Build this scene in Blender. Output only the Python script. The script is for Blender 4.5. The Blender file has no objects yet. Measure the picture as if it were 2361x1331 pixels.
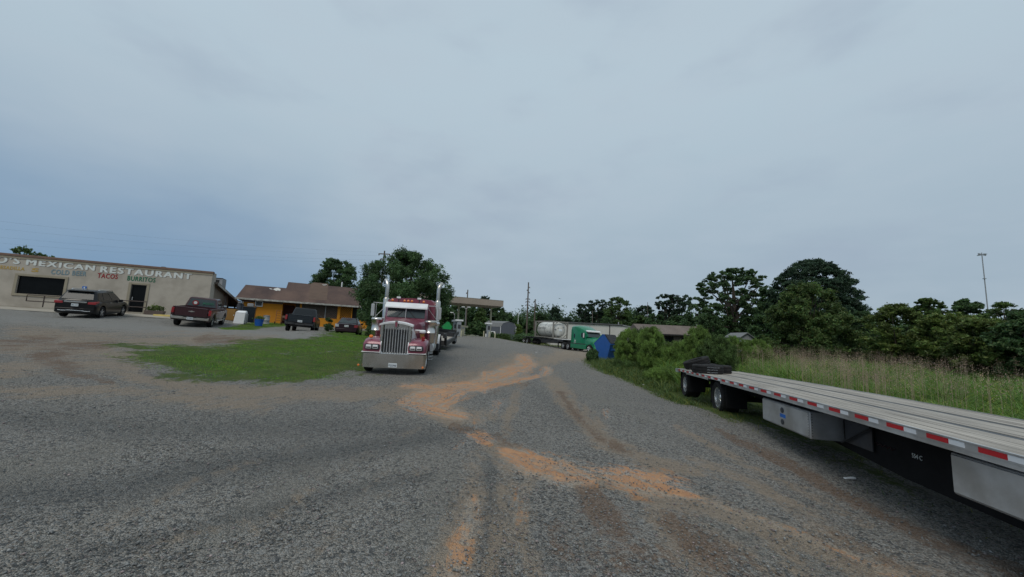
import bpy, math, random
import numpy as np
from mathutils import Vector, Matrix
random.seed(7); RNG = np.random.default_rng(7)
S = bpy.context.scene
COL = S.collection
R = math.radians
# ------------------------------------------------------------------ camera
W0, H0, F = 2361.0, 1331.0, 900.0
PITCH, ROLL, CAMH = math.atan(113/900), 0.045, 2.2
fw = Vector((0, math.cos(PITCH), math.sin(PITCH)))
rt = Vector((1, 0, 0)); up = Vector((0, -math.sin(PITCH), math.cos(PITCH)))
rt2 = rt*math.cos(ROLL) + up*math.sin(ROLL)
up2 = -rt*math.sin(ROLL) + up*math.cos(ROLL)
CAM = Vector((0, 0, CAMH))
cd = bpy.data.cameras.new('camera'); cam = bpy.data.objects.new('camera', cd); COL.objects.link(cam)
cd.sensor_width = 36; cd.lens = F/W0*36; cd.clip_end = 5000; cd.clip_start = 0.1
cam.matrix_world = Matrix(((rt2.x, up2.x, -fw.x, CAM.x), (rt2.y, up2.y, -fw.y, CAM.y), (rt2.z, up2.z, -fw.z, CAM.z), (0, 0, 0, 1)))
S.camera = cam
S.render.resolution_x = 1024; S.render.resolution_y = 577
S.view_settings.view_transform = 'Standard'; S.view_settings.look = 'None'
S.view_settings.exposure = 0.0; S.view_settings.gamma = 1

def ray(px, py):
    return (fw + rt2*((px-W0/2)/F) + up2*((H0/2-py)/F))
def P(px, py, Y):
    d = ray(px, py); return CAM + d*(Y/d.y)
def proj(X, Y, Z):
    dx, dy, dz = X-CAM.x, Y-CAM.y, Z-CAM.z
    c = dx*fw.x+dy*fw.y+dz*fw.z
    c = np.where(c < .05, .05, c)
    u = (dx*rt2.x+dy*rt2.y+dz*rt2.z)/c; v = (dx*up2.x+dy*up2.y+dz*up2.z)/c
    return W0/2+u*F, H0/2-v*F
# ------------------------------------------------------------------ world: overcast
SUN_EL, SUN_AZ = R(52), R(200)
w = bpy.data.worlds.new('World'); S.world = w; w.use_nodes = True
nt = w.node_tree; N = nt.nodes; L = nt.links; N.clear()
out = N.new('ShaderNodeOutputWorld'); bg = N.new('ShaderNodeBackground'); L.new(bg.outputs[0], out.inputs[0])
bg.inputs[1].default_value = 0.1
sky = N.new('ShaderNodeTexSky'); sky.sky_type = 'NISHITA'; sky.sun_disc = False
sky.sun_elevation = SUN_EL; sky.sun_rotation = SUN_AZ
tc = N.new('ShaderNodeTexCoord'); sep = N.new('ShaderNodeSeparateXYZ'); L.new(tc.outputs['Generated'], sep.inputs[0])
def wm(op, a, b=None, c=None, clamp=False):
    n = N.new('ShaderNodeMath'); n.operation = op; n.use_clamp = clamp
    for i, v in enumerate((a, b, c)):
        if v is None: continue
        if isinstance(v, (int, float)): n.inputs[i].default_value = v
        else: L.new(v, n.inputs[i])
    return n.outputs[0]
def wnoise(scale, sx, sz, detail=4, off=0):
    mp = N.new('ShaderNodeMapping'); mp.inputs['Scale'].default_value = (sx, sx, sz); mp.inputs['Location'].default_value = (off, off*.7, off*.3)
    L.new(tc.outputs['Generated'], mp.inputs[0])
    n = N.new('ShaderNodeTexNoise'); n.inputs['Scale'].default_value = scale; n.inputs['Detail'].default_value = detail; n.inputs['Roughness'].default_value = .5
    L.new(mp.outputs[0], n.inputs[0]); return n.outputs[0]
def wmix(fac, a, b):
    n = N.new('ShaderNodeMix'); n.data_type = 'RGBA'
    if isinstance(fac, float): n.inputs[0].default_value = fac
    else: L.new(fac, n.inputs[0])
    for i, v in ((6, a), (7, b)):
        if isinstance(v, tuple): n.inputs[i].default_value = (*v, 1)
        else: L.new(v, n.inputs[i])
    return n.outputs[2]
def wstep(x, lo, hi):
    n = N.new('ShaderNodeMapRange'); n.interpolation_type = 'SMOOTHSTEP'
    L.new(x, n.inputs[0]); n.inputs[1].default_value = lo; n.inputs[2].default_value = hi; return n.outputs[0]
x_, y_, z_ = sep.outputs
lo = wstep(z_, 0.0, .62)                       # brighter towards the zenith
n1 = wnoise(2.2, 1, 2.2, 5, 3.1); n2 = wnoise(7.5, 1, 3.0, 8, 9.3)
base = wmix(lo, (3.3, 4.2, 5.05), (4.85, 6.0, 6.8))
cl = wm('ADD', wm('MULTIPLY', wstep(n1, .35, .68), .6), wm('MULTIPLY', wstep(n2, .35, .68), .42))
base = wmix(wm('MULTIPLY', cl, .40), base, (4.8, 5.6, 6.4))
base = wmix(wm('MULTIPLY', wstep(wnoise(3.1, 1, 2.5, 5, 17.0), .48, .78), .38), base, (3.1, 3.75, 4.85))
# bluer gap in the cloud low on the left
lf = wm('MULTIPLY', wstep(wm('MULTIPLY', wm('ADD', x_, wm('MULTIPLY', n1, .3)), -1.0), -.05, .60), wstep(wm('MULTIPLY', wm('ADD', z_, wm('MULTIPLY', n1, .2)), -1.0), -.52, -.14))
base = wmix(wm('MULTIPLY', lf, .95), base, (1.6, 2.85, 4.5))
fin = wmix(0.06, base, sky.outputs[0])
L.new(fin, bg.inputs[0])
sd = bpy.data.lights.new('sun', 'SUN'); sd.energy = 1.45; sd.angle = R(30); sd.color = (1, .94, .84)
so = bpy.data.objects.new('sun', sd); COL.objects.link(so)
sdir = Vector((math.sin(SUN_AZ)*math.cos(SUN_EL), math.cos(SUN_AZ)*math.cos(SUN_EL), math.sin(SUN_EL)))
so.rotation_euler = sdir.to_track_quat('Z', 'Y').to_euler(); so.location = (0, -20, 60)

# ------------------------------------------------------------------ materials
MATS = {}
def mat(name, col, rough=.6, metal=0, var=.12, scale=3.0, bump=0.0, coat=0, dirt=None, dirtamt=.0, obj=True, spec=.5, bscale=None, strx=1):
    if name in MATS: return MATS[name]
    m = bpy.data.materials.new(name); m.use_nodes = True; nt = m.node_tree; N = nt.nodes; L = nt.links
    b = N['Principled BSDF']; b.inputs['Roughness'].default_value = rough; b.inputs['Metallic'].default_value = metal
    b.inputs['Specular IOR Level'].default_value = spec
    if coat: b.inputs['Coat Weight'].default_value = coat; b.inputs['Coat Roughness'].default_value = .06
    tc = N.new('ShaderNodeTexCoord'); mp = N.new('ShaderNodeMapping'); mp.inputs['Scale'].default_value = (1, 1, strx)
    L.new(tc.outputs['Object'], mp.inputs[0])
    n = N.new('ShaderNodeTexNoise'); n.inputs['Scale'].default_value = scale; n.inputs['Detail'].default_value = 6; n.inputs['Roughness'].default_value = .65
    L.new(mp.outputs[0], n.inputs[0])
    mr = N.new('ShaderNodeMapRange'); mr.inputs[1].default_value = .3; mr.inputs[2].default_value = .7; mr.inputs[3].default_value = 1-var; mr.inputs[4].default_value = 1+var
    L.new(n.outputs[0], mr.inputs[0])
    mx = N.new('ShaderNodeVectorMath'); mx.operation = 'SCALE'; mx.inputs[0].default_value = col[:3]
    L.new(mr.outputs[0], mx.inputs['Scale']); c = mx.outputs[0]
    if dirt:
        n2 = N.new('ShaderNodeTexNoise'); n2.inputs['Scale'].default_value = scale*.45; n2.inputs['Detail'].default_value = 8; L.new(mp.outputs[0], n2.inputs[0])
        r2 = N.new('ShaderNodeMapRange'); r2.interpolation_type = 'SMOOTHSTEP'; r2.inputs[1].default_value = .42; r2.inputs[2].default_value = .68; r2.inputs[4].default_value = dirtamt
        L.new(n2.outputs[0], r2.inputs[0])
        mm = N.new('ShaderNodeMix'); mm.data_type = 'RGBA'; L.new(r2.outputs[0], mm.inputs[0]); L.new(c, mm.inputs[6]); mm.inputs[7].default_value = (*dirt, 1)
        c = mm.outputs[2]
    L.new(c, b.inputs['Base Color'])
    if bump:
        n3 = N.new('ShaderNodeTexNoise'); n3.inputs['Scale'].default_value = bscale or scale*6; n3.inputs['Detail'].default_value = 5; L.new(mp.outputs[0], n3.inputs[0])
        bp = N.new('ShaderNodeBump'); bp.inputs['Strength'].default_value = bump; bp.inputs['Distance'].default_value = .02
        L.new(n3.outputs[0], bp.inputs['Height']); L.new(bp.outputs[0], b.inputs['Normal'])
    MATS[name] = m; return m
def leafmat(name, col, dark=.55):
    if name in MATS: return MATS[name]
    m = bpy.data.materials.new(name); m.use_nodes = True; nt = m.node_tree; N = nt.nodes; L = nt.links
    b = N['Principled BSDF']; b.inputs['Roughness'].default_value = .55; b.inputs['Specular IOR Level'].default_value = .3
    at = N.new('ShaderNodeAttribute'); at.attribute_name = 'tone'
    v = N.new('ShaderNodeVectorMath'); v.operation = 'MULTIPLY'; v.inputs[0].default_value = col; L.new(at.outputs['Color'], v.inputs[1])
    L.new(v.outputs[0], b.inputs['Base Color'])
    tr = N.new('ShaderNodeBsdfTranslucent'); L.new(v.outputs[0], tr.inputs[0])
    mx = N.new('ShaderNodeMixShader'); mx.inputs[0].default_value = .35
    L.new(b.outputs[0], mx.inputs[1]); L.new(tr.outputs[0], mx.inputs[2]); L.new(mx.outputs[0], N['Material Output'].inputs[0])
    MATS[name] = m; return m
def M(n): return MATS[n]
mat('black_rubber', (.011, .011, .012), .9, var=.3, scale=12, dirt=(.035, .031, .028), dirtamt=.4, spec=.3)
mat('black_metal', (.02, .021, .024), .55, var=.3, scale=4, dirt=(.06, .055, .05), dirtamt=.4)
mat('dark_steel', (.055, .058, .065), .5, .3, var=.3, scale=4, dirt=(.10, .08, .06), dirtamt=.4)
mat('chrome', (.72, .73, .74), .13, 1, var=.05, scale=4, dirt=(.45, .43, .40), dirtamt=.5)
mat('chrome_dull', (.62, .60, .57), .27, 1, var=.08, scale=3, dirt=(.40, .36, .30), dirtamt=.6)
mat('aluminium', (.55, .56, .57), .42, .6, var=.14, scale=3, dirt=(.27, .25, .22), dirtamt=.6, bump=.15)
mat('glass_dark', (.006, .008, .010), .08, 0, var=.1, scale=2, spec=.5)
mat('glass_rear', (.018, .024, .028), .16, 0, var=.2, scale=2, spec=.22)
mat('window_black', (.005, .006, .007), .25, 0, var=.3, scale=1.5, spec=.12)
mat('glass_grey', (.035, .048, .052), .12, 0, var=.25, scale=2, spec=.4)
mat('white_paint', (.72, .73, .74), .45, var=.06, dirt=(.45, .42, .38), dirtamt=.35)
mat('amber', (.75, .20, .04), .3, var=.1); mat('red_lens', (.26, .012, .016), .3, var=.1)
mat('white_lens', (.75, .75, .76), .15, var=.1, scale=20)
mat('plate', (.62, .66, .68), .5, var=.08, scale=30)
mat('ink', (.03, .04, .08), .6)
mat('burgundy', (.215, .048, .078), .32, .1, var=.1, coat=.4, dirt=(.16, .06, .075), dirtamt=.35)
mat('maroon', (.032, .004, .008), .35, .0, var=.1, coat=.25, dirt=(.045, .018, .02), dirtamt=.3)
mat('car_black', (.006, .0065, .008), .3, 0, var=.1, coat=.2, spec=.3, dirt=(.014, .013, .013), dirtamt=.3)
mat('pickup_black', (.007, .012, .018), .32, 0, var=.1, coat=.2, spec=.3, dirt=(.018, .02, .022), dirtamt=.35)
mat('sedan_wine', (.018, .005, .011), .3, 0, var=.1, coat=.25, spec=.3, dirt=(.03, .018, .02), dirtamt=.3)
mat('silver_body', (.45, .46, .47), .35, .3, var=.1)
mat('truck_green', (.0, .16, .07), .35, 0, var=.12, coat=.4, dirt=(.03, .19, .11), dirtamt=.4)
mat('bin_green', (.0, .25, .06), .5, var=.12, dirt=(.05, .2, .07), dirtamt=.4)
mat('bin_lime', (.07, .36, .06), .5, var=.12)
mat('bin_blue', (.012, .08, .30), .5, var=.1, dirt=(.03, .09, .26), dirtamt=.4)
mat('tub_blue', (.01, .10, .42), .5, var=.1)
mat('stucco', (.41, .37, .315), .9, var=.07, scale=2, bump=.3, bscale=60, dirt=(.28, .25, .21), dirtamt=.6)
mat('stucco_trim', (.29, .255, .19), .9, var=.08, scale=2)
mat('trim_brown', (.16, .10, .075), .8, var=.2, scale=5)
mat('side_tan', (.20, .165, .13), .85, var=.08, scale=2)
mat('grey_metal', (.28, .29, .30), .6, .2, var=.1)
mat('white_wall', (.55, .54, .51), .7, var=.05, scale=1.5, dirt=(.42, .40, .37), dirtamt=.5, strx=.3)
mat('paint_white', (.60, .63, .61), .8, var=.08, scale=4)
mat('paint_outline', (.20, .17, .15), .8)
mat('paint_yellow', (.40, .26, .06), .85, var=.2, scale=4)
mat('paint_blue', (.20, .28, .31), .85, var=.1); mat('paint_blue_dark', (.10, .17, .21), .85, var=.1)
mat('paint_red', (.26, .02, .025), .85, var=.1); mat('paint_green', (.015, .13, .07), .85, var=.1)
mat('sign_blue', (.01, .12, .45), .5); mat('orange_wall', (.60, .235, .012), .85, var=.08, scale=1.2, dirt=(.48, .19, .02), dirtamt=.4)
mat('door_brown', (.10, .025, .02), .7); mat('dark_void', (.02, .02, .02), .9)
mat('screen_dark', (.065, .055, .045), .8, var=.3, scale=8)
mat('fascia_white', (.42, .41, .38), .8, var=.35, scale=6, dirt=(.16, .15, .13), dirtamt=.6)
mat('canopy_tan', (.32, .265, .215), .7, var=.06, scale=1, dirt=(.26, .21, .17), dirtamt=.4)
mat('shed_grey', (.085, .095, .115), .8, var=.08); mat('shed_roof', (.17, .175, .18), .8, var=.1)
mat('wood_pole', (.10, .08, .065), .9, var=.2, scale=4, strx=.3); mat('concrete', (.34, .31, .26), .9, var=.12, scale=2, bump=.2, dirt=(.25, .21, .17), dirtamt=.5)
mat('bark', (.075, .06, .05), .95, var=.3, scale=4, bump=.5); mat('bark_grey', (.10, .095, .085), .95, var=.3, scale=4)
mat('cream', (.42, .40, .28), .7, var=.1); mat('curb_yellow', (.52, .40, .13), .8, var=.2, scale=5)
mat('pump_grey', (.26, .28, .30), .6, var=.1); mat('tank_white', (.62, .62, .58), .4, var=.06, scale=1.2, dirt=(.42, .38, .32), dirtamt=.55, strx=.4)
mat('frame_grey', (.20, .19, .17), .7, var=.2); mat('cardboard_brown', (.22, .115, .025), .85, var=.1)
mat('tape_red', (.48, .012, .02), .4, var=.05); mat('tape_white', (.74, .75, .77), .4, var=.05)
mat('stone', (.16, .165, .17), .9, var=.5, scale=1.5); mat('pot', (.12, .09, .08), .8)
mat('rim_alloy', (.75, .76, .77), .22, .9, var=.05, scale=6, dirt=(.4, .38, .35), dirtamt=.3); mat('rail_brown', (.045, .03, .025), .6); mat('under_shade_black', (.009, .009, .01), .8, var=.3, scale=4, spec=.2); mat('roof_patch', (.105, .066, .046), .9, var=.15, scale=1.5); mat('rust', (.20, .08, .04), .9, var=.3)  # the near-black underside tone has the trailer's deep shadow put into its colour

def deckmat():
    m = bpy.data.materials.new('deck_boards'); m.use_nodes = True; nt = m.node_tree; N = nt.nodes; L = nt.links
    b = N['Principled BSDF']; b.inputs['Roughness'].default_value = .75
    tc = N.new('ShaderNodeTexCoord'); mp = N.new('ShaderNodeMapping'); mp.inputs['Scale'].default_value = (.35, 9, 1); L.new(tc.outputs['Object'], mp.inputs[0])
    n = N.new('ShaderNodeTexNoise'); n.inputs['Scale'].default_value = 2.5; n.inputs['Detail'].default_value = 8; L.new(mp.outputs[0], n.inputs[0])
    cr = N.new('ShaderNodeValToRGB'); e = cr.color_ramp.elements; e[0].position = .3; e[0].color = (.20, .175, .15, 1); e[1].position = .72; e[1].color = (.46, .425, .375, 1)
    L.new(n.outputs[0], cr.inputs[0])
    n2 = N.new('ShaderNodeTexNoise'); n2.inputs['Scale'].default_value = 1.1; n2.inputs['Detail'].default_value = 6; L.new(tc.outputs['Object'], n2.inputs[0])
    mx = N.new('ShaderNodeMix'); mx.data_type = 'RGBA'; mx.blend_type = 'MULTIPLY'; mx.inputs[0].default_value = .6
    r2 = N.new('ShaderNodeMapRange'); r2.inputs[1].default_value = .3; r2.inputs[2].default_value = .7; r2.inputs[3].default_value = .75; r2.inputs[4].default_value = 1.2
    L.new(n2.outputs[0], r2.inputs[0]); L.new(cr.outputs[0], mx.inputs[6]); L.new(r2.outputs[0], mx.inputs[7]); L.new(mx.outputs[2], b.inputs['Base Color'])
    MATS['deck_boards'] = m
deckmat()
def roofmat(name, c1, c2):
    m = bpy.data.materials.new(name); m.use_nodes = True; nt = m.node_tree; N = nt.nodes; L = nt.links
    b = N['Principled BSDF']; b.inputs['Roughness'].default_value = .9
    tc = N.new('ShaderNodeTexCoord')
    n = N.new('ShaderNodeTexNoise'); n.inputs['Scale'].default_value = .55; n.inputs['Detail'].default_value = 7; n.inputs['Roughness'].default_value = .6
    mp = N.new('ShaderNodeMapping'); mp.inputs['Scale'].default_value = (1, .45, .45); L.new(tc.outputs['Object'], mp.inputs[0]); L.new(mp.outputs[0], n.inputs[0])
    cr = N.new('ShaderNodeValToRGB'); e = cr.color_ramp.elements; e[0].position = .35; e[0].color = (*c1, 1); e[1].position = .68; e[1].color = (*c2, 1)
    L.new(n.outputs[0], cr.inputs[0])
    br = N.new('ShaderNodeTexBrick'); br.inputs['Scale'].default_value = 3.0; br.inputs['Color1'].default_value = (1, 1, 1, 1); br.inputs['Color2'].default_value = (.84, .84, .84, 1); br.inputs['Mortar'].default_value = (.6, .6, .6, 1); br.inputs['Mortar Size'].default_value = .02
    L.new(tc.outputs['Object'], br.inputs[0])
    mx = N.new('ShaderNodeMix'); mx.data_type = 'RGBA'; mx.blend_type = 'MULTIPLY'; mx.inputs[0].default_value = .8
    L.new(cr.outputs[0], mx.inputs[6]); L.new(br.outputs[0], mx.inputs[7]); L.new(mx.outputs[2], b.inputs['Base Color'])
    MATS[name] = m
roofmat('shingle', (.060, .034, .029), (.13, .078, .058)); roofmat('shingle_far', (.13, .105, .09), (.19, .155, .135))

# ------------------------------------------------------------------ mesh helpers
class MB:
    def __init__(s): s.v = []; s.f = []; s.mi = []; s.m = 0
    def mat(s, i): s.m = i; return s
    def add(s, vs, fs):
        o = len(s.v); s.v += [tuple(v) for v in vs]
        for f in fs: s.f.append([o+i for i in f]); s.mi.append(s.m)
        return s
    def box(s, x0, x1, y0, y1, z0, z1, T=None):
        vs = [Vector((x, y, z)) for z in (z0, z1) for x, y in ((x0, y0), (x1, y0), (x1, y1), (x0, y1))]
        if T: vs = [T @ v for v in vs]
        return s.add(vs, [(3, 2, 1, 0), (4, 5, 6, 7), (0, 1, 5, 4), (1, 2, 6, 5), (2, 3, 7, 6), (3, 0, 4, 7)])
    def rbox(s, x0, x1, y0, y1, z0, z1, r=.03):   # box with chamfered edges
        r = min(r, (x1-x0)/2.01, (y1-y0)/2.01, (z1-z0)/2.01)
        rings = []
        for z, i in ((z0, r), (z0+r, 0), (z1-r, 0), (z1, r)):
            a, b, c, d = x0+i, x1-i, y0+i, y1-i; k = r*.9
            rings.append([(a+k, c, z), (b-k, c, z), (b, c+k, z), (b, d-k, z), (b-k, d, z), (a+k, d, z), (a, d-k, z), (a, c+k, z)])
        return s.loft(rings)
    def loft(s, rings, caps=True, closed=True):
        n = len(rings[0]); vs = [p for r in rings for p in r]; fs = []
        for i in range(len(rings)-1):
            for j in range(n if closed else n-1):
                k = (j+1) % n; fs.append((i*n+j, i*n+k, (i+1)*n+k, (i+1)*n+j))
        if caps: fs.append(tuple(range(n))[::-1]); fs.append(tuple((len(rings)-1)*n+j for j in range(n)))
        return s.add(vs, fs)
    def prism(s, pts, axis, a, b):   # pts 2D; axis 'y': pts are (x,z); 'x': (y,z); 'z': (x,y)
        def mk(p, t): return {'y': (p[0], t, p[1]), 'x': (t, p[0], p[1]), 'z': (p[0], p[1], t)}[axis]
        return s.loft([[mk(p, a) for p in pts], [mk(p, b) for p in pts]])
    def tube(s, path, rad, n=8, caps=True):
        path = [Vector(p) for p in path]
        if isinstance(rad, (int, float)): rad = [rad]*len(path)
        rings = []; t0 = (path[1]-path[0]).normalized(); u = t0.orthogonal().normalized()
        for i, p in enumerate(path):
            t = ((path[min(i+1, len(path)-1)]-path[max(i-1, 0)])).normalized()
            u = (u - t*u.dot(t)); u = u.normalized() if u.length > 1e-6 else t.orthogonal().normalized()
            v = t.cross(u)
            rings.append([p+(u*math.cos(a)+v*math.sin(a))*rad[i] for a in [2*math.pi*k/n for k in range(n)]])
        return s.loft(rings, caps)
    def lathe(s, prof, c, axis='z', n=16, caps=True):   # prof (r, t)
        rings = []
        for r, t in prof:
            ring = []
            for k in range(n):
                a = 2*math.pi*k/n; p, q = r*math.cos(a), r*math.sin(a)
                ring.append({'z': (c[0]+p, c[1]+q, c[2]+t), 'y': (c[0]+p, c[1]+t, c[2]+q), 'x': (c[0]+t, c[1]+p, c[2]+q)}[axis])
            rings.append(ring)
        return s.loft(rings, caps)
    def slab(s, q, th, m0=0, out=0):   # quad corners -> thin slab, pushed outward along its normal
        a, b, c, d = [Vector(p) for p in q]; n = (b-a).cross(d-a).normalized()
        if m0:
            ce = (a+b+c+d)/4; a, b, c, d = [p+(ce-p).normalized()*m0 for p in (a, b, c, d)]
        lo_ = [p+n*(out-th) for p in (a, b, c, d)]; hi = [p+n*out for p in (a, b, c, d)]
        return s.loft([lo_, hi])
    def ico(s, c, r, sub=1, sc=(1, 1, 1)):
        t = (1+5**.5)/2
        vs = [(-1, t, 0), (1, t, 0), (-1, -t, 0), (1, -t, 0), (0, -1, t), (0, 1, t), (0, -1, -t), (0, 1, -t), (t, 0, -1), (t, 0, 1), (-t, 0, -1), (-t, 0, 1)]
        fs = [(0, 11, 5), (0, 5, 1), (0, 1, 7), (0, 7, 10), (0, 10, 11), (1, 5, 9), (5, 11, 4), (11, 10, 2), (10, 7, 6), (7, 1, 8), (3, 9, 4), (3, 4, 2), (3, 2, 6), (3, 6, 8), (3, 8, 9), (4, 9, 5), (2, 4, 11), (6, 2, 10), (8, 6, 7), (9, 8, 1)]
        q = [Vector(v).normalized() for v in vs]
        return s.add([(c[0]+v.x*r*sc[0], c[1]+v.y*r*sc[1], c[2]+v.z*r*sc[2]) for v in q], fs)
    def build(s, name, mats, parent=None, smooth=False, bevel=0, angle=35):
        me = bpy.data.meshes.new(name); me.from_pydata(s.v, [], s.f)
        if not isinstance(mats, (list, tuple)): mats = [mats]
        for m in mats: me.materials.append(M(m) if isinstance(m, str) else m)
        if len(mats) > 1: me.polygons.foreach_set('material_index', s.mi)
        import bmesh
        bm = bmesh.new(); bm.from_mesh(me); bmesh.ops.recalc_face_normals(bm, faces=bm.faces)
        bm.to_mesh(me); bm.free()
        if smooth:
            me.polygons.foreach_set('use_smooth', [True]*len(me.polygons))
            try: me.set_sharp_from_angle(angle=R(angle))
            except Exception: pass
        me.update()
        o = bpy.data.objects.new(name, me); COL.objects.link(o)
        if parent: o.parent = parent
        if bevel:
            b = o.modifiers.new('bevel', 'BEVEL'); b.width = bevel; b.segments = 2; b.limit_method = 'ANGLE'; b.angle_limit = R(40)
        return o
def tag(o, label=None, cat=None, group=None, kind=None):
    if label: o['label'] = label
    if cat: o['category'] = cat
    if group: o['group'] = group
    if kind: o['kind'] = kind
    return o
def thing(name, label, cat, mw=None, group=None):
    o = bpy.data.objects.new(name, None); COL.objects.link(o); o.empty_display_size = .3
    if mw is not None: o.matrix_world = mw
    return tag(o, label, cat, group)
def part_empty(name, parent, loc=(0, 0, 0)):
    o = bpy.data.objects.new(name, None); COL.objects.link(o); o.parent = parent; o.location = loc; return o
def copy_tree(o, parent=None):
    c = o.copy(); COL.objects.link(c); c.parent = parent
    for ch in [x for x in bpy.data.objects if x.parent == o]: copy_tree(ch, c)
    return c
def fastmesh(name, V, Fc, mats, parent=None, tone=None, mi=None):
    """V (n,3) array, Fc (m,k) array; tone (n,3)"""
    me = bpy.data.meshes.new(name); n, (m, k) = len(V), Fc.shape
    me.vertices.add(n); me.vertices.foreach_set('co', V.astype(np.float32).ravel())
    me.loops.add(m*k); me.loops.foreach_set('vertex_index', Fc.astype(np.int32).ravel())
    me.polygons.add(m); me.polygons.foreach_set('loop_start', np.arange(0, m*k, k, dtype=np.int32))
    me.polygons.foreach_set('loop_total', np.full(m, k, dtype=np.int32))
    for mm in (mats if isinstance(mats, (list, tuple)) else [mats]): me.materials.append(M(mm) if isinstance(mm, str) else mm)
    if mi is not None: me.polygons.foreach_set('material_index', mi.astype(np.int32))
    me.update(calc_edges=True)
    if tone is not None:
        a = me.attributes.new('tone', 'FLOAT_COLOR', 'POINT'); a.data.foreach_set('color', np.c_[tone, np.ones(n)].astype(np.float32).ravel())
    o = bpy.data.objects.new(name, me); COL.objects.link(o)
    if parent: o.parent = parent
    return o
def text(s, parent, name, m, x, y, z, wd, ht, T=None, ext=.006, off=0.0, shear=0, sp=1.0, bold=0.0):
    """letters standing in the local xz plane (facing -y), lower-left corner at x,y,z"""
    cu = bpy.data.curves.new(name, 'FONT'); cu.body = s; cu.size = 1; cu.extrude = .02; cu.offset = off; cu.shear = shear; cu.resolution_u = 3; cu.space_character = sp
    t = bpy.data.objects.new(name, cu); COL.objects.link(t)
    dg = bpy.context.evaluated_depsgraph_get(); me = bpy.data.meshes.new_from_object(t.evaluated_get(dg))
    bpy.data.objects.remove(t); bpy.data.curves.remove(cu)
    if bold:
        import bmesh
        bm = bmesh.new()
        for q_, (bx, bz) in enumerate(((0, 0), (-bold, 0), (bold, 0), (0, bold*.6), (0, -bold*.6))):
            me2 = me.copy(); me2.transform(Matrix.Translation((bx, bz, .003*q_))); bm.from_mesh(me2); bpy.data.meshes.remove(me2)
        bm.to_mesh(me); bm.free()
    n = len(me.vertices); a = np.empty(n*3, np.float32); me.vertices.foreach_get('co', a); a = a.reshape(-1, 3)
    mn, mx = a.min(0), a.max(0); sx = wd/max(mx[0]-mn[0], 1e-5); sz = ht/max(mx[1]-mn[1], 1e-5)
    b = np.c_[(a[:, 0]-mn[0])*sx, -(a[:, 2])/.02*ext, (a[:, 1]-mn[1])*sz]
    if T is not None:
        Mx = np.array(T); b = b @ Mx[:3, :3].T + Mx[:3, 3]
    else: b = b + np.array([x, y, z])
    me.vertices.foreach_set('co', b.astype(np.float32).ravel()); me.materials.clear(); me.materials.append(M(m)); me.update()
    o = bpy.data.objects.new(name, me); COL.objects.link(o)
    if parent: o.parent = parent
    return o
# ------------------------------------------------------------------ terrain heights
ctrl = []
def cp(px, py, Y):
    p = P(px, py, Y); ctrl.append((p.x, p.y, p.z))
for a in [(1655, 950, 11.7), (1578, 918, 16), (858, 853, 15.7), (972, 860, 15.8), (1296, 806, 55), (1204, 792, 66.5), (1130, 778, 61), (1050, 775, 58),
          (659, 764, 29.8), (724, 767, 30.5), (775, 771.5, 32.2), (827, 776.5, 32.7), (600, 741, 38), (842, 762, 41.5),
          (405, 750, 25), (487, 755.5, 25.9), (142, 730.5, 23.6), (231, 734.5, 24.4), (476, 733, 32), (0, 706, 27.2), (1028, 812, 24), (1395, 831, 34),
          (1050, 800, 34)]: cp(*a)
ctrl += [(0, 0, 0), (-4, 1, .08), (4, 1, 0), (0, 5, .02), (5, 5, .05), (-6, 6, .35), (-14, 5, 1.1), (-30, 5, 2.4), (7, 3, .1), (0, -20, -.3), (-30, -30, 1.5), (30, -20, 0), (14, 8, .1), (20, 20, .45),
         (30, 12, .3), (12, 25, .65), (25, 40, .9), (0, 120, 2.1), (60, 120, 1.6), (-60, 120, 3.2), (-60, 50, 3.2), (60, 40, 1.0), (100, 0, .6), (-60, 0, 3.2),
         (0, 300, 2.2), (200, 200, 2.0), (-200, 200, 3.0), (300, 0, 1.5), (-300, 0, 3.0), (600, 600, 2.5), (-600, 600, 3), (0, 900, 2.5)]
C = np.array(ctrl); n = len(C)
def kern(d): return -np.sqrt(d*d+4.0)
D = np.linalg.norm(C[:, None, :2]-C[None, :, :2], axis=2)
A = np.zeros((n+1, n+1)); A[:n, :n] = kern(D) - np.eye(n)*.15; A[:n, n] = 1; A[n, :n] = 1
sol = np.linalg.solve(A, np.r_[C[:, 2], 0])
def hgt(X, Y):
    X = np.asarray(X, float); Y = np.asarray(Y, float); sh = X.shape; X = X.ravel(); Y = Y.ravel(); o = np.full(X.shape, sol[n])
    for i in range(n): o += sol[i]*kern(np.hypot(X-C[i, 0], Y-C[i, 1]))
    return o.reshape(sh)
def h1(x, y): return float(hgt(np.array([x]), np.array([y]))[0])
def G(px, py):
    """where the view ray through a photo pixel meets the ground"""
    d = ray(px, py); t = np.geomspace(2.5, 400, 1500); X, Y, Z = CAM.x+d.x*t, CAM.y+d.y*t, CAM.z+d.z*t
    k = np.where(Z < hgt(X, Y))[0]
    i = k[0] if len(k) else len(t)-1
    return Vector((X[i], Y[i], h1(X[i], Y[i])))
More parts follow.
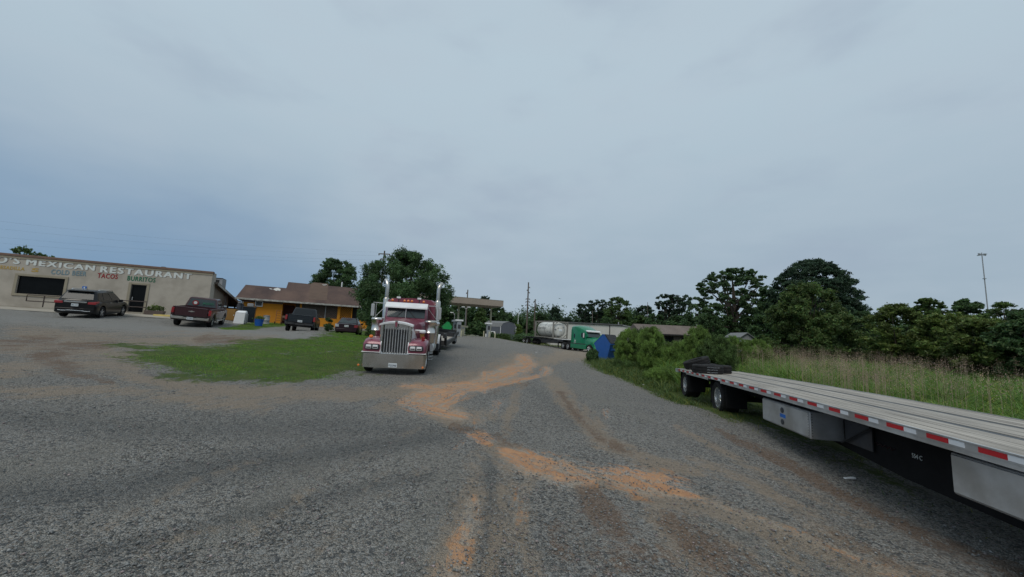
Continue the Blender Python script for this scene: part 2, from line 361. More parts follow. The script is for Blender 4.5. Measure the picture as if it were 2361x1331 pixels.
def frame(x, y, a, z=None, tilt=True, ln=3.0, wd=2.0):
    """matrix: local +x = heading a (from +Y towards +X), on the ground"""
    d = Vector((math.sin(a), math.cos(a), 0)); l = Vector((-d.y, d.x, 0))
    if tilt:
        zf, zb = h1(x+d.x*ln/2, y+d.y*ln/2), h1(x-d.x*ln/2, y-d.y*ln/2); zl, zr = h1(x+l.x*wd/2, y+l.y*wd/2), h1(x-l.x*wd/2, y-l.y*wd/2)
        X = Vector((d.x*ln, d.y*ln, zf-zb)).normalized(); Yv = Vector((l.x*wd, l.y*wd, zl-zr)); Z = X.cross(Yv).normalized(); Yv = Z.cross(X)
        zz = (zf+zb+zl+zr)/4
    else: X, Yv, Z = d, l, Vector((0, 0, 1)); zz = h1(x, y)
    if z is not None: zz = z
    return Matrix(((X.x, Yv.x, Z.x, x), (X.y, Yv.y, Z.y, y), (X.z, Yv.z, Z.z, zz), (0, 0, 0, 1)))
def pip(X, Y, poly):
    inside = np.zeros(X.shape, bool); m = len(poly); dist = np.full(X.shape, 1e9)
    for i in range(m):
        x1, y1 = poly[i][0], poly[i][1]; x2, y2 = poly[(i+1) % m][0], poly[(i+1) % m][1]
        c = ((y1 > Y) != (y2 > Y)) & (X < (x2-x1)*(Y-y1)/((y2-y1) if y2 != y1 else 1e-9)+x1); inside ^= c
        dx, dy = x2-x1, y2-y1; t = np.clip(((X-x1)*dx+(Y-y1)*dy)/(dx*dx+dy*dy+1e-9), 0, 1)
        dist = np.minimum(dist, np.hypot(X-x1-t*dx, Y-y1-t*dy))
    return np.where(inside, dist, -dist)
def gpoly(pts): return [G(*p) for p in pts]
LAWN = gpoly([(278, 824), (328, 800), (381, 797), (470, 801), (530, 792), (600, 783), (700, 781), (745, 776), (770, 764), (850, 764), (905, 768), (1000, 775), (1005, 800), (905, 812), (870, 825), (838, 845), (800, 860), (730, 877), (600, 883), (534, 879), (460, 872), (400, 858), (343, 841)])
YARD = gpoly([(505, 757), (560, 748), (600, 744), (640, 745), (690, 750), (640, 754), (600, 757), (560, 761), (520, 760)])
TR_D = Vector((math.sin(R(9.8)), math.cos(R(9.8)), 0)); 
def near_line(Y): return 4.17+.172*Y
# road's right edge (gravel / weeds)
EDGE = [G(*p) for p in [(2361, 1290), (2150, 1190), (1980, 1110), (1880, 1050), (1780, 1010), (1640, 960), (1560, 930), (1500, 905), (1440, 882), (1390, 862), (1350, 845), (1345, 832)]]
FIELD = [(6.2, -6), (5.6, 0)] + [(p.x, p.y) for p in EDGE] + [(7.0, 36), (12, 45), (60, 70), (90, 30), (60, -20)]
# ------------------------------------------------------------------ ground
def ground():
    fa = np.linspace(R(-88), R(88), 620); ba = np.linspace(R(88), R(272), 60)[1:-1]; an = np.r_[fa, ba]; na = len(an)
    rr = np.r_[np.geomspace(1.2, 70, 420), np.geomspace(72, 410, 34)]; nr = len(rr)
    RR, AA = np.meshgrid(rr, an, indexing='ij'); X = RR*np.sin(AA); Y = RR*np.cos(AA); Z = hgt(X, Y)
    def vn(X, Y, s, seed):   # cheap value noise
        rg = np.random.default_rng(seed); T = rg.random((256, 256)); u = X*s; v = Y*s; i = np.floor(u).astype(int); j = np.floor(v).astype(int); a = u-i; b = v-j
        a = a*a*(3-2*a); b = b*b*(3-2*b); g = lambda p, q: T[p % 256, q % 256]
        return (g(i, j)*(1-a)+g(i+1, j)*a)*(1-b)+(g(i, j+1)*(1-a)+g(i+1, j+1)*a)*b
    nz = vn(X, Y, .7, 1)*.5+vn(X, Y, 2.1, 2)*.3+vn(X, Y, 6, 3)*.2
    Z = Z + np.where(RR < 60, (vn(X, Y, 1.3, 5)-.5)*.045 + (vn(X, Y, 5, 6)-.5)*.022, 0)
    px, py = proj(X, Y, Z); front = Y > .5
    AL = X*.7+Y*.7; AC = X*.7-Y*.7; best = [np.zeros(X.shape)]
    def strokes(lst, ky, soft=0):
        m = np.zeros(X.shape); cum = 0
        for pts, w, s in lst:
            if isinstance(w, (int, float)): w = [w]*len(pts)
            for (x1, y1), (x2, y2), w1, w2 in zip(pts[:-1], pts[1:], w[:-1], w[1:]):
                ga, gb = G(x1, min(y1, 1330)), G(x2, min(y2, 1330)); dv = Vector((gb.x-ga.x, gb.y-ga.y)); Lw = max(dv.length, .01); dv /= Lw
                dx, dy = x2-x1, (y2-y1)*ky; t = np.clip(((px-x1)*dx+(py-y1)*ky*dy)/(dx*dx+dy*dy+1e-9), 0, 1)
                d = np.hypot(px-x1-t*dx, (py-y1)*ky-t*dy); ww = w1+(w2-w1)*t
                val = s*(np.exp(-(d/ww)**2*.95)) ; upd = front & (val > best[0]) if soft else None
                if soft: best[0] = np.where(upd, val, best[0]); AL[upd] = ((X-ga.x)*dv.x+(Y-ga.y)*dv.y+cum)[upd]; AC[upd] = ((X-ga.x)*dv.y-(Y-ga.y)*dv.x+.37*cum)[upd]; cum += Lw
                m = np.maximum(m, s*(np.exp(-(d/ww)**2*.95) if soft else np.clip(1.15-(d/ww), 0, 1)))
        return np.where(front, m, 0)
    clay = strokes([([(1206, 824), (1213, 842), (1190, 853), (1150, 868)], [22, 30, 40, 45], 1), ([(1238, 868), (1190, 878), (1120, 893), (1050, 900), (975, 907)], [14, 18, 22, 24, 22], 1),
        ([(1150, 870), (1090, 885), (1000, 894), (935, 890)], [40, 26, 22, 20], .85), ([(975, 912), (950, 928), (990, 942), (1060, 960)], [34, 40, 45, 30], 1),
        ([(1050, 905), (1000, 930)], [40, 60], .9), ([(1118, 860), (1120, 880), (1116, 905)], [14, 18, 10], .9), ([(1262, 850), (1256, 862)], [16, 20], .8),
        ([(1100, 1005), (1118, 1016)], [34, 30], 1), ([(1165, 1040), (1215, 1058), (1260, 1080), (1320, 1100), (1345, 1110)], [24, 60, 75, 75, 40], 1),
        ([(1375, 1083), (1430, 1095), (1500, 1118), (1590, 1143)], [18, 60, 85, 30], 1), ([(1590, 1143), (1700, 1180), (1850, 1235), (2030, 1310), (2100, 1340)], [30, 22, 26, 36, 50], .55),
        ([(1090, 1150), (1085, 1200), (1060, 1260), (1040, 1331)], [26, 34, 40, 44], .68), ([(1150, 925), (1140, 950)], [24, 20], .55),
        ([(1395, 945), (1400, 965)], [14, 10], .6), ([(1060, 1040), (1085, 1010)], [20, 20], .5),
        ([(1205, 1130), (1195, 1200)], [30, 40], .45), ([(1100, 960), (1110, 1000)], 22, .4)], 2.6, 1)
    halo = clay*0
    tan = strokes([([(300, 868), (420, 890), (560, 905), (760, 908), (930, 905)], [40, 60, 66, 60, 60], .8), ([(800, 905), (600, 925), (480, 935)], 60, .55),
        ([(1262, 870), (1290, 900), (1320, 945), (1400, 1020), (1480, 1060), (1600, 1085)], [26, 34, 40, 50, 60, 50], .8), ([(1600, 1060), (1720, 1110), (1850, 1190), (2000, 1290)], [40, 55, 60, 60], .6),
        ([(1240, 840), (1300, 818), (1400, 820)], [30, 50, 60], .8), ([(1100, 1040), (1085, 1130)], [36, 40], .5), ([(1160, 1120), (1160, 1200), (1140, 1340)], [30, 50, 70], .6),
        ([(900, 940), (1130, 960)], 70, .5), ([(1240, 1100), (1190, 1140), (1210, 1200)], [40, 50, 50], .55), ([(780, 1230), (660, 1331)], [20, 34], .4),
        ([(900, 1080), (840, 1130)], [14, 20], .35), ([(60, 770), (300, 790), (480, 780), (620, 785)], [80, 90, 70, 50], .6), ([(0, 860), (140, 830), (300, 850)], 70, .6),
        ([(1000, 880), (1180, 830)], [50, 60], .35), ([(1700, 1180), (1800, 1260), (1860, 1331)], [40, 50, 60], .6), ([(1420, 1110), (1600, 1165), (1850, 1245), (2100, 1340)], [90, 80, 80, 110], .85),
        ([(1200, 830), (1140, 870), (960, 905), (1060, 965)], [60, 90, 90, 70], .8), ([(1150, 1030), (1250, 1080), (1350, 1115)], [60, 110, 90], .8), ([(1500, 1180), (1560, 1250), (1640, 1340)], [70, 100, 120], .6), ([(1090, 1130), (1075, 1220), (1030, 1340)], [50, 70, 80], .75), ([(0, 900), (300, 905), (600, 940)], [70, 60, 60], .6), ([(1230, 1331), (1180, 1150), (1165, 1000), (1190, 900), (1235, 840)], [60, 44, 30, 22, 14], .5), ([(1800, 1331), (1560, 1160), (1400, 1000), (1300, 890), (1245, 830)], [60, 44, 30, 22, 14], .5), ([(0, 800), (200, 810), (420, 830)], [70, 70, 40], .65), ([(540, 1260), (760, 1100), (960, 985)], [60, 50, 30], .24), ([(180, 1250), (420, 1120), (700, 1030)], [60, 50, 30], .2), ([(640, 1331), (800, 1200), (980, 1080)], [50, 40, 30], .26), ([(2000, 1210), (1850, 1130), (1700, 1060), (1560, 985)], [40, 34, 26, 20], .55), ([(200, 1331), (400, 1240), (700, 1180)], [60, 50, 40], .3)], 2.6)
    rust = strokes([([(150, 845), (100, 815), (180, 800), (260, 790)], [50, 50, 40, 30], .7), ([(90, 830), (160, 862), (250, 880)], [30, 30, 20], .6), ([(480, 781), (560, 786)], 40, .7), ([(20, 795), (120, 780)], [50, 40], .5),
        ([(1180, 880), (1150, 900)], [60, 60], .3), ([(1650, 990), (1800, 1060), (1950, 1150), (2150, 1250), (2361, 1331)], [20, 30, 40, 50, 60], .75), ([(1350, 1130), (1420, 1200), (1500, 1300)], [60, 90, 90], .7), ([(1300, 1210), (1350, 1331)], [60, 90], .5), ([(1560, 1200), (1700, 1331)], [80, 120], .55), ([(1900, 1230), (2100, 1331)], [50, 80], .5),
        ([(1290, 905), (1350, 980), (1450, 1050)], [20, 26, 30], .5), ([(1070, 985), (1150, 1010), (1200, 1030)], [40, 50, 40], .5)], 2.6)
    pale = strokes([([(0, 722), (230, 745), (520, 770), (620, 766)], [120, 120, 90, 60], .9), ([(600, 768), (700, 774)], [60, 50], 1)], 4)
    dark = np.where(front, strokes([([(0, 960), (300, 990), (800, 985), (1050, 1000)], [80, 110, 110, 60], .6), ([(0, 1150), (260, 1130), (620, 1060), (1000, 1010)], [160, 130, 100, 60], .9), ([(200, 1280), (600, 1180), (960, 1100)], [60, 60, 50], .7), ([(1130, 1331), (1130, 1200), (1130, 1060)], [30, 26, 20], .8), ([(1330, 980), (1230, 900)], [40, 20], .4)], 2.6), 0)
    gl = np.clip(pip(X, Y, LAWN)/1.5+.65+(nz-.5)*1.6, 0, 1); gl = np.maximum(gl, np.clip(pip(X, Y, YARD)/.5+.5, 0, 1))
    gf = np.clip(pip(X, Y, FIELD)/.8+.3, 0, 1)
    ut = (X-near_line(Y))*.985; gf = gf*np.where((ut > -1.2) & (ut < 2.6) & (Y < 13), np.clip((Y-3)/10, .15, .8), 1)
    far = np.clip((Y-62)/6, 0, 1)*np.clip((np.abs(X+1)-7)/3+np.clip((Y-70)/6, 0, 1), 0, 1); far = np.maximum(far, np.clip((RR-95)/10, 0, 1)); 
    farl = np.clip((-X*1.0-8-(Y-20)*.3)/2, 0, 1)*np.clip((Y-42)/3, 0, 1)
    grass = np.maximum.reduce([gl, gf, far, farl]); clay = clay*(1-gl)
    me = bpy.data.meshes.new('ground'); V = np.c_[X.ravel(), Y.ravel(), Z.ravel()]; V = np.r_[V, [[0, 0, h1(0, 0)]]]; ci = len(V)-1
    idx = np.arange(nr*na).reshape(nr, na); a = idx[:-1]; b = idx[1:]; q = np.stack([a, np.roll(a, -1, 1), np.roll(b, -1, 1), b], -1).reshape(-1, 4)[:, ::-1]
    q0 = np.stack([np.full(na, ci), idx[0], np.roll(idx[0], -1)], -1)[:, ::-1]
    lv = np.r_[q.ravel(), q0.ravel()].astype(np.int32); ls = np.r_[np.arange(len(q))*4, len(q)*4+np.arange(len(q0))*3].astype(np.int32); lt = np.r_[np.full(len(q), 4), np.full(len(q0), 3)].astype(np.int32)
    me.vertices.add(len(V)); me.vertices.foreach_set('co', V.astype(np.float32).ravel()); me.loops.add(len(lv)); me.loops.foreach_set('vertex_index', lv)
    me.polygons.add(len(ls)); me.polygons.foreach_set('loop_start', ls); me.polygons.foreach_set('loop_total', lt); me.polygons.foreach_set('use_smooth', np.ones(len(ls), bool)); me.update(calc_edges=True)
    def att(nm, ch):
        z = [np.r_[c.ravel(), 0] for c in ch]; at = me.attributes.new(nm, 'FLOAT_COLOR', 'POINT'); at.data.foreach_set('color', np.c_[z[0], z[1], z[2], np.ones(len(V))].astype(np.float32).ravel())
    att('soil', (clay, tan, rust)); att('cover', (grass, pale, dark)); att('track', (AL, AC, AL*0))
    m = bpy.data.materials.new('gravel_ground'); m.use_nodes = True; nt = m.node_tree; N = nt.nodes; L = nt.links; b = N['Principled BSDF']; b.inputs['Roughness'].default_value = .92; b.inputs['Specular IOR Level'].default_value = .2
    tc = N.new('ShaderNodeTexCoord').outputs['Object']
    def ns(s, d=5, r=.6, sc=None):
        v = tc
        if sc:
            mp = N.new('ShaderNodeMapping'); mp.inputs['Scale'].default_value = sc; mp.inputs['Rotation'].default_value = (0, 0, R(20)); L.new(tc, mp.inputs[0]); v = mp.outputs[0]
        q = N.new('ShaderNodeTexNoise'); q.inputs['Scale'].default_value = s; q.inputs['Detail'].default_value = d; q.inputs['Roughness'].default_value = r; L.new(v, q.inputs[0]); return q.outputs[0]
    def mr(x, a, b2, c=0, d=1, sm=True):
        q = N.new('ShaderNodeMapRange'); q.interpolation_type = 'SMOOTHSTEP' if sm else 'LINEAR'; L.new(x, q.inputs[0])
        for i, v in enumerate((a, b2, c, d)): q.inputs[i+1].default_value = v
        return q.outputs[0]
    def ma(op, a, b2):
        q = N.new('ShaderNodeMath'); q.operation = op
        for i, v in enumerate((a, b2)):
            if isinstance(v, (int, float)): q.inputs[i].default_value = v
            else: L.new(v, q.inputs[i])
        return q.outputs[0]
    def mix(f, a, b2, bl='MIX'):
        q = N.new('ShaderNodeMix'); q.data_type = 'RGBA'; q.blend_type = bl
        if isinstance(f, (int, float)): q.inputs[0].default_value = f
        else: L.new(f, q.inputs[0])
        for i, v in ((6, a), (7, b2)):
            if isinstance(v, tuple): q.inputs[i].default_value = (*v, 1)
            else: L.new(v, q.inputs[i])
        return q.outputs[2]
    def sepat(nm):
        q = N.new('ShaderNodeAttribute'); q.attribute_name = nm; s = N.new('ShaderNodeSeparateColor'); L.new(q.outputs['Color'], s.inputs[0]); return s.outputs
    cl, tn, ru = sepat('soil'); gr, pa, dk = sepat('cover')
    vor = N.new('ShaderNodeTexVoronoi'); vor.inputs['Scale'].default_value = 62; L.new(tc, vor.inputs['Vector'])
    vor2 = N.new('ShaderNodeTexVoronoi'); vor2.inputs['Scale'].default_value = 27; L.new(tc, vor2.inputs['Vector'])
    sv = N.new('ShaderNodeSeparateColor'); L.new(vor.outputs['Color'], sv.inputs[0]); sv2 = N.new('ShaderNodeSeparateColor'); L.new(vor2.outputs['Color'], sv2.inputs[0])
    stone = mix(mr(sv.outputs[0], 0, 1, 0, 1, False), (.082, .080, .073), (.395, .38, .35))
    stone = mix(mr(sv2.outputs[1], .82, .97, 0, .75), stone, (.30, .305, .30))
    stone = mix(mr(sv2.outputs[2], .72, .9, 0, .8), stone, (.06, .065, .07))
    stone = mix(mr(sv.outputs[2], .82, .92, 0, .6), stone, (.24, .19, .145))
    big = ns(.35, 4); med = ns(1.6, 6, .65); fine = ns(9, 6, .7); streak = ns(.8, 5, .6, (1.0, .22, 1))
    stone = mix(mr(big, .35, .7, 0, .5), stone, mix(.5, stone, (.23, .225, .215)))
    stone = mix(mr(streak, .50, .70, 0, .6), stone, (.235, .222, .195)); stk2 = ns(1.3, 6, .65, (.16, 1, 1)); stone = mix(mr(stk2, .56, .74, 0, .45), stone, (.22, .20, .17))
    stone = mix(ma('MULTIPLY', dk, .8), stone, mix(.6, stone, (.055, .063, .068)))
    stk = ns(2.2, 7, .7, (1, .25, 1)); ta = N.new('ShaderNodeAttribute'); ta.attribute_name = 'track'; tm = N.new('ShaderNodeMapping'); tm.inputs['Scale'].default_value = (.55, 6.5, 1); L.new(ta.outputs['Vector'], tm.inputs[0]); tq = N.new('ShaderNodeTexNoise'); tq.inputs['Scale'].default_value = 1.0; tq.inputs['Detail'].default_value = 7; tq.inputs['Roughness'].default_value = .62; L.new(tm.outputs[0], tq.inputs[0]); tqs = tq.outputs[0]; edge = ma('ADD', ma('MULTIPLY', ma('SUBTRACT', stk, .5), 2.6), ma('ADD', ma('MULTIPLY', ma('SUBTRACT', med, .5), 1.2), ma('MULTIPLY', ma('SUBTRACT', fine, .5), 1.6)))
    def cov(a, lo, hi): return mr(ma('ADD', a, ma('MULTIPLY', edge, mr(a, 0, .15))), lo, hi)
    c = mix(mr(cov(pa, .15, .8), 0, 1, 0, .75), stone, mix(fine, (.22, .215, .20), (.36, .35, .33)))
    c = mix(mr(mr(ma('ADD', tn, ma('MULTIPLY', ma('ADD', ma('MULTIPLY', ma('SUBTRACT', tqs, .5), 2.2), edge), mr(tn, 0, .25, 0, .6))), .04, .85), 0, 1, 0, .95), c, mix(.3, mix(fine, (.25, .19, .135), (.42, .335, .25)), stone))
    c = mix(mr(cov(ru, .1, .85), 0, 1, 0, .85), c, mix(.3, mix(fine, (.12, .07, .04), (.23, .135, .08)), stone))
    clx = ma('ADD', cl, ma('MULTIPLY', ma('ADD', ma('MULTIPLY', ma('SUBTRACT', tqs, .5), 4.2), ma('ADD', ma('MULTIPLY', ma('SUBTRACT', fine, .5), 2.2), ma('MULTIPLY', ma('SUBTRACT', med, .5), 1.6))), mr(cl, .02, .35)))
    c = mix(mr(ma('MULTIPLY', mr(clx, .30, 1.35), mr(fine, .28, .6, .5, 1)), 0, 1, 0, .95), c, mix(mr(fine, .3, .75), mix(mr(med, .35, .65), (.29, .11, .042), (.42, .20, .095)), (.46, .275, .155)))
    gcol = mix(mr(med, .3, .7), (.050, .098, .018), (.11, .14, .038)); gcol = mix(mr(fine, .45, .8, 0, .5), gcol, (.13, .11, .055))
    c = mix(cov(gr, .3, .75), c, gcol)
    L.new(c, b.inputs['Base Color'])
    bp = N.new('ShaderNodeBump'); bp.inputs['Strength'].default_value = 1; bp.inputs['Distance'].default_value = .03
    hh = ma('ADD', ma('MULTIPLY', vor.outputs['Distance'], -1.0), ma('ADD', ma('MULTIPLY', vor2.outputs['Distance'], -1.0), fine)); hh = ma('MULTIPLY', hh, mr(cl, .2, .8, 1, .35)); L.new(hh, bp.inputs['Height']); L.new(bp.outputs[0], b.inputs['Normal'])
    me.materials.append(m); MATS['gravel_ground'] = m
    o = bpy.data.objects.new('ground', me); COL.objects.link(o); tag(o, 'gravel and clay yard sloping up to the buildings', 'ground', kind='structure')
ground()
# loose stones near the camera
def pebbles():
    n = 42000; r = 2.6*np.exp(RNG.random(n)*1.75); a = R(-60)+RNG.random(n)*R(122); X = r*np.sin(a); Y = r*np.cos(a)
    k = (pip(X, Y, FIELD) < .4) & (Y > 1); X, Y = X[k], Y[k]; n = len(X); s = RNG.gamma(2.0, .0036, n)+.004; s = np.minimum(s, .024); Z = hgt(X, Y)+s*.3
    base = np.array([(1, 0, 0), (0, 1, 0), (-1, 0, 0), (0, -1, 0), (0, 0, .7), (0, 0, -.7)]); V = base[None]*(1+.5*(RNG.random((n, 6, 1))-.5)*1.2)*s[:, None, None]*np.array([1, .8, .75])
    th = RNG.random(n)*6.28; cs, sn = np.cos(th), np.sin(th); Vx = V[..., 0]*cs[:, None]-V[..., 1]*sn[:, None]; Vy = V[..., 0]*sn[:, None]+V[..., 1]*cs[:, None]
    V = np.stack([Vx+X[:, None], Vy+Y[:, None], V[..., 2]+Z[:, None]], -1).reshape(-1, 3)
    f = np.array([(0, 1, 4), (1, 2, 4), (2, 3, 4), (3, 0, 4), (1, 0, 5), (2, 1, 5), (3, 2, 5), (0, 3, 5)]); Fc = (f[None]+6*np.arange(n)[:, None, None]).reshape(-1, 3)
    t = RNG.random(n); t = np.where(t > .96, 1.7, .55+t*.8); tint = np.stack([t*(1+.25*(RNG.random(n) > .85)), t*(1+.04*(RNG.random(n) > .85)), t*1.0], -1); tone = np.repeat(tint, 6, 0)
    m = bpy.data.materials.new('loose_stone'); m.use_nodes = True; nt = m.node_tree; b = nt.nodes['Principled BSDF']; b.inputs['Roughness'].default_value = .9
    at = nt.nodes.new('ShaderNodeAttribute'); at.attribute_name = 'tone'; v = nt.nodes.new('ShaderNodeVectorMath'); v.operation = 'MULTIPLY'; v.inputs[0].default_value = (.165, .168, .166); nt.links.new(at.outputs['Color'], v.inputs[1]); nt.links.new(v.outputs[0], b.inputs['Base Color'])
    tag(fastmesh('loose_gravel', V, Fc, m, tone=tone), 'loose grey stones scattered over the gravel yard', 'gravel', kind='stuff')
pebbles()
# concrete apron in front of the restaurant is laid after the restaurant's matrix is known

# ------------------------------------------------------------------ vegetation
leafmat('leaf_dark', (.066, .122, .048)); leafmat('leaf_mid', (.070, .120, .036)); leafmat('leaf_light', (.11, .18, .04)); leafmat('leaf_pine', (.040, .074, .043)); leafmat('leaf_weed', (.125, .205, .048))
leafmat('leaf_lawn', (.125, .27, .034)); leafmat('seed_head', (.50, .38, .28)); leafmat('leaf_olive', (.10, .15, .040)); leafmat('leaf_field', (.135, .25, .055))
def leafcloud(cen, rad, per, size, rg, flat=1.0, squash=.75, tonelo=.6, tonehi=1.45, shell=.55, warm=.15, sub=0, asp=.5):
    """cen (k,3), rad (k,), per leaves per lobe"""
    if sub:   # every lobe breaks into smaller ragged tufts
        k0 = len(cen); j = np.repeat(np.arange(k0), sub); dd = rg.normal(size=(len(j), 3)); dd /= np.linalg.norm(dd, axis=1)[:, None]
        cen2 = cen[j]+dd*(rad[j]*(.35+.85*rg.random(len(j))))[:, None]*np.array([1, 1, squash]); rad2 = rad[j]*(.22+.32*rg.random(len(j)))
        lt0 = tonelo+(tonehi-tonelo)*rg.random(k0); ltj = lt0[j]*(.75+.5*rg.random(len(j))); cen, rad, per, squash, shell = cen2, rad2, per/sub, max(squash, .6) if squash > .4 else squash*1.3, .15
    else: ltj = None
    k = len(cen); cnt = np.maximum(3, (per*(rad/rad.mean())**2)).astype(int); ids = np.repeat(np.arange(k), cnt); n = len(ids)
    d = rg.normal(size=(n, 3)); d /= np.linalg.norm(d, axis=1)[:, None]; rr = rad[ids]*(shell+(1-shell)*rg.random(n)**.6)*(1+.12*rg.normal(size=n))*np.where(rg.random(n) < .22, 1.55, 1)
    p = cen[ids]+d*rr[:, None]*np.array([1, 1, squash])
    u = rg.normal(size=(n, 3)); u[:, 2] *= flat; u /= np.linalg.norm(u, axis=1)[:, None]; w_ = rg.normal(size=(n, 3)); w_[:, 2] *= flat; w_ -= u*(u*w_).sum(1)[:, None]; w_ /= np.linalg.norm(w_, axis=1)[:, None]
    s = size*(.6+.8*rg.random(n)); u *= s[:, None]; w_ *= (s*asp)[:, None]
    V = np.stack([p-u, p+w_*.9, p+u, p-w_*.9], 1).reshape(-1, 3); Fc = np.arange(4*n).reshape(-1, 4)
    lt = ltj if ltj is not None else tonelo+(tonehi-tonelo)*rg.random(k); t = lt[ids]*(.7+.6*rg.random(n)); wv = 1+warm*(rg.random(n)-.3)
    tone = np.stack([t*wv, t, t*(.8+.4*rg.random(n))], -1); return V, Fc, np.repeat(tone, 4, 0)
def envelope(style, t):
    if style == 'dome': return math.sqrt(max(0, 1-(max(0, t-.25)/.75)**2.0))*(.8+.2*min(1, t/.25))
    if style == 'round': return math.sqrt(max(0, 1-(2*t-1)**2))*.95+.05
    if style == 'cone': return (1-t)**.75*.95+.08
    if style == 'wide': return math.sqrt(max(0, 1-(max(0, t-.45)/.55)**2))*(.55+.45*min(1, t/.45))
    if style == 'pine': return (.75+.25*math.sin(t*9))*math.sqrt(max(0, 1-(1.6*t-.9)**2)*.9+.1)
    return 1
def tree(name, label, cat, px, pyb, Y, topy, hw, style='round', lobes=60, per=200, leaf=.16, lm='leaf_dark', c0=.18, seed=1, lobe=.2, bare=0, group=None, squash=.75, flat=1, lean=0, bark='bark', thick=1.0, minz=None, warm=.15, tl=.6, th=1.45, dens=.6, sub=9, asp=.5):
    rg = np.random.default_rng(seed); rd = random.Random(seed)
    b = P(px, pyb, Y); zt = P(px, topy, Y).z; g = h1(b.x, b.y); z0 = g; H = zt-z0; wpx = hw/900*Y
    root = thing(name, label, cat, Matrix.Translation((b.x, b.y, z0)), group)
    cen = []; rad = []
    tries = 0
    while len(cen) < lobes and tries < 5000:
        tries += 1
        t = rd.random()**.85; e = envelope(style, t); r0 = lobe*wpx*(.6+.8*rd.random())*(1-.35*t)
        a = rd.random()*6.283; q = math.sqrt(rd.random()) if rd.random() > dens else .75+.25*rd.random()
        x, y = math.cos(a)*q*e*(wpx-r0*.8), math.sin(a)*q*e*(wpx-r0*.8); z = H*(c0+(1-c0)*t)-r0*.5*t
        if z+r0*.75 > H: z = H-r0*.75
        x += lean*z
        cen.append((x, y, max(z, r0*.6))); rad.append(r0)
    cen = np.array(cen); rad = np.array(rad); tl, th = .5*(tl+.8), .5*(th+1.3); per = per*1.7; leaf = leaf*.74; sub = sub+4
    V, Fc, T = leafcloud(cen, rad, per, leaf, rg, flat=flat, squash=squash, warm=warm, tonelo=tl, tonehi=th, sub=sub, asp=asp)
    # twig tips that break the outline
    fastmesh('crown', V, Fc, lm, root, T)
    tb = MB(); r_ = max(.06, H*.022)*thick; ht = H*(c0+.45*(1-c0)); pts = [(lean*H*k/6*.5+rd.uniform(-.02, .02)*H*k/6, rd.uniform(-.02, .02)*H*k/6, ht*k/6-.1*(k == 0)) for k in range(7)]
    tb.tube(pts, [r_*(1.25-.13*k) for k in range(7)], 8)
    m = min(len(cen), 26); 
    for i in rd.sample(range(len(cen)), m):
        c = Vector(cen[i]); k = rd.randint(1, 6); s = Vector(pts[k])
        if c.z < s.z: k = max(1, k-2); s = Vector(pts[k])
        mid = (s+c)/2+Vector((0, 0, .06*H*rd.random())); tb.tube([s, mid, c], [r_*.42, r_*.26, r_*.08], 5)
    tb.build('trunk', bark, root, smooth=True)
    return root
# ------------------------------------------------------------------ vehicles
def wheel(parent, x, y, z, r, wd, side, style='car', name='wheel'):
    """wheel whose outer face lies at y, facing side (+1 = +y)"""
    w = part_empty(name, parent, (x, y-side*wd/2, z))
    h = wd/2; rr = r*(.60 if style == 'truck' else .66)
    MB().lathe([(rr, -h*.8), (r*.86, -h), (r*.97, -h*.82), (r, -h*.4), (r*.985, 0), (r, h*.4), (r*.97, h*.82), (r*.86, h), (rr, h*.8), (rr, -h*.8)], (0, 0, 0), 'y', 28, caps=False).build('tyre', 'black_rubber', w, smooth=True, angle=25)
    m = MB(); s = side
    if style == 'truck':
        m.lathe([(rr, s*h*.82), (rr*.95, s*h*.80), (rr*.90, -s*h*.2), (rr*.62, -s*h*.35), (rr*.55, -s*h*.1), (rr*.36, s*h*.1), (rr*.32, s*h*.5), (rr*.2, s*h*.6), (.005, s*h*.6)] if wd > .4 else [(rr, s*h*.82), (rr*.94, s*h*.80), (rr*.86, s*h*.25), (rr*.60, s*h*.12), (rr*.55, s*h*.3), (rr*.36, s*h*.42), (rr*.32, s*h*.75), (rr*.2, s*h*.85), (.005, s*h*.85)], (0, 0, 0), 'y', 28, caps=False)
        for k in range(10):
            a = k*math.pi/5; m.lathe([(r*.035, s*h*.1), (r*.035, s*h*.5), (.002, s*h*.52)], (math.cos(a)*rr*.46, 0, math.sin(a)*rr*.46), 'y', 6)
        m.build('rim', 'rim_alloy', w, smooth=True)
        hl = MB()
        for k in range(10):
            a = (k+.5)*math.pi/5; k0 = -.32 if wd > .4 else .18; hl.lathe([(r*.05, s*h*k0), (r*.05, s*h*(k0+.08))], (math.cos(a)*rr*.73, 0, math.sin(a)*rr*.73), 'y', 8)
        hl.build('hand_hole', 'dark_void', w)
    else:
        m.lathe([(rr, s*h*.85), (rr*.93, s*h*.82), (rr*.9, s*h*.3), (rr*.5, s*h*.2), (.01, s*h*.2)], (0, 0, 0), 'y', 24, caps=False); m.build('rim', 'dark_steel', w, smooth=True)
        q = MB()
        for k in range(5):
            a = k*2*math.pi/5; T = Matrix.Rotation(a, 4, 'Y'); q.box(-rr*.12, rr*.12, min(s*h*.35, s*h*.8), max(s*h*.35, s*h*.8), 0, rr*.93, T)
        q.lathe([(rr*.2, s*h*.3), (rr*.2, s*h*.85), (.005, s*h*.88)], (0, 0, 0), 'y', 10); q.build('spokes', 'aluminium', w, bevel=.004)
    return w
def body_ring(x, w, zb, zs, crown, tuck=.94):
    zm = zb+(zs-zb)*.45
    h = [(w*tuck, zb), (w*.99, zb+.1*(zs-zb)), (w, zm), (w*.985, zs-.12*(zs-zb)), (w*.945, zs-.02), (w*.82, zs+crown*.5), (w*.4, zs+crown)]
    return [(x, -a, b) for a, b in h]+[(x, a, b) for a, b in h[::-1]]
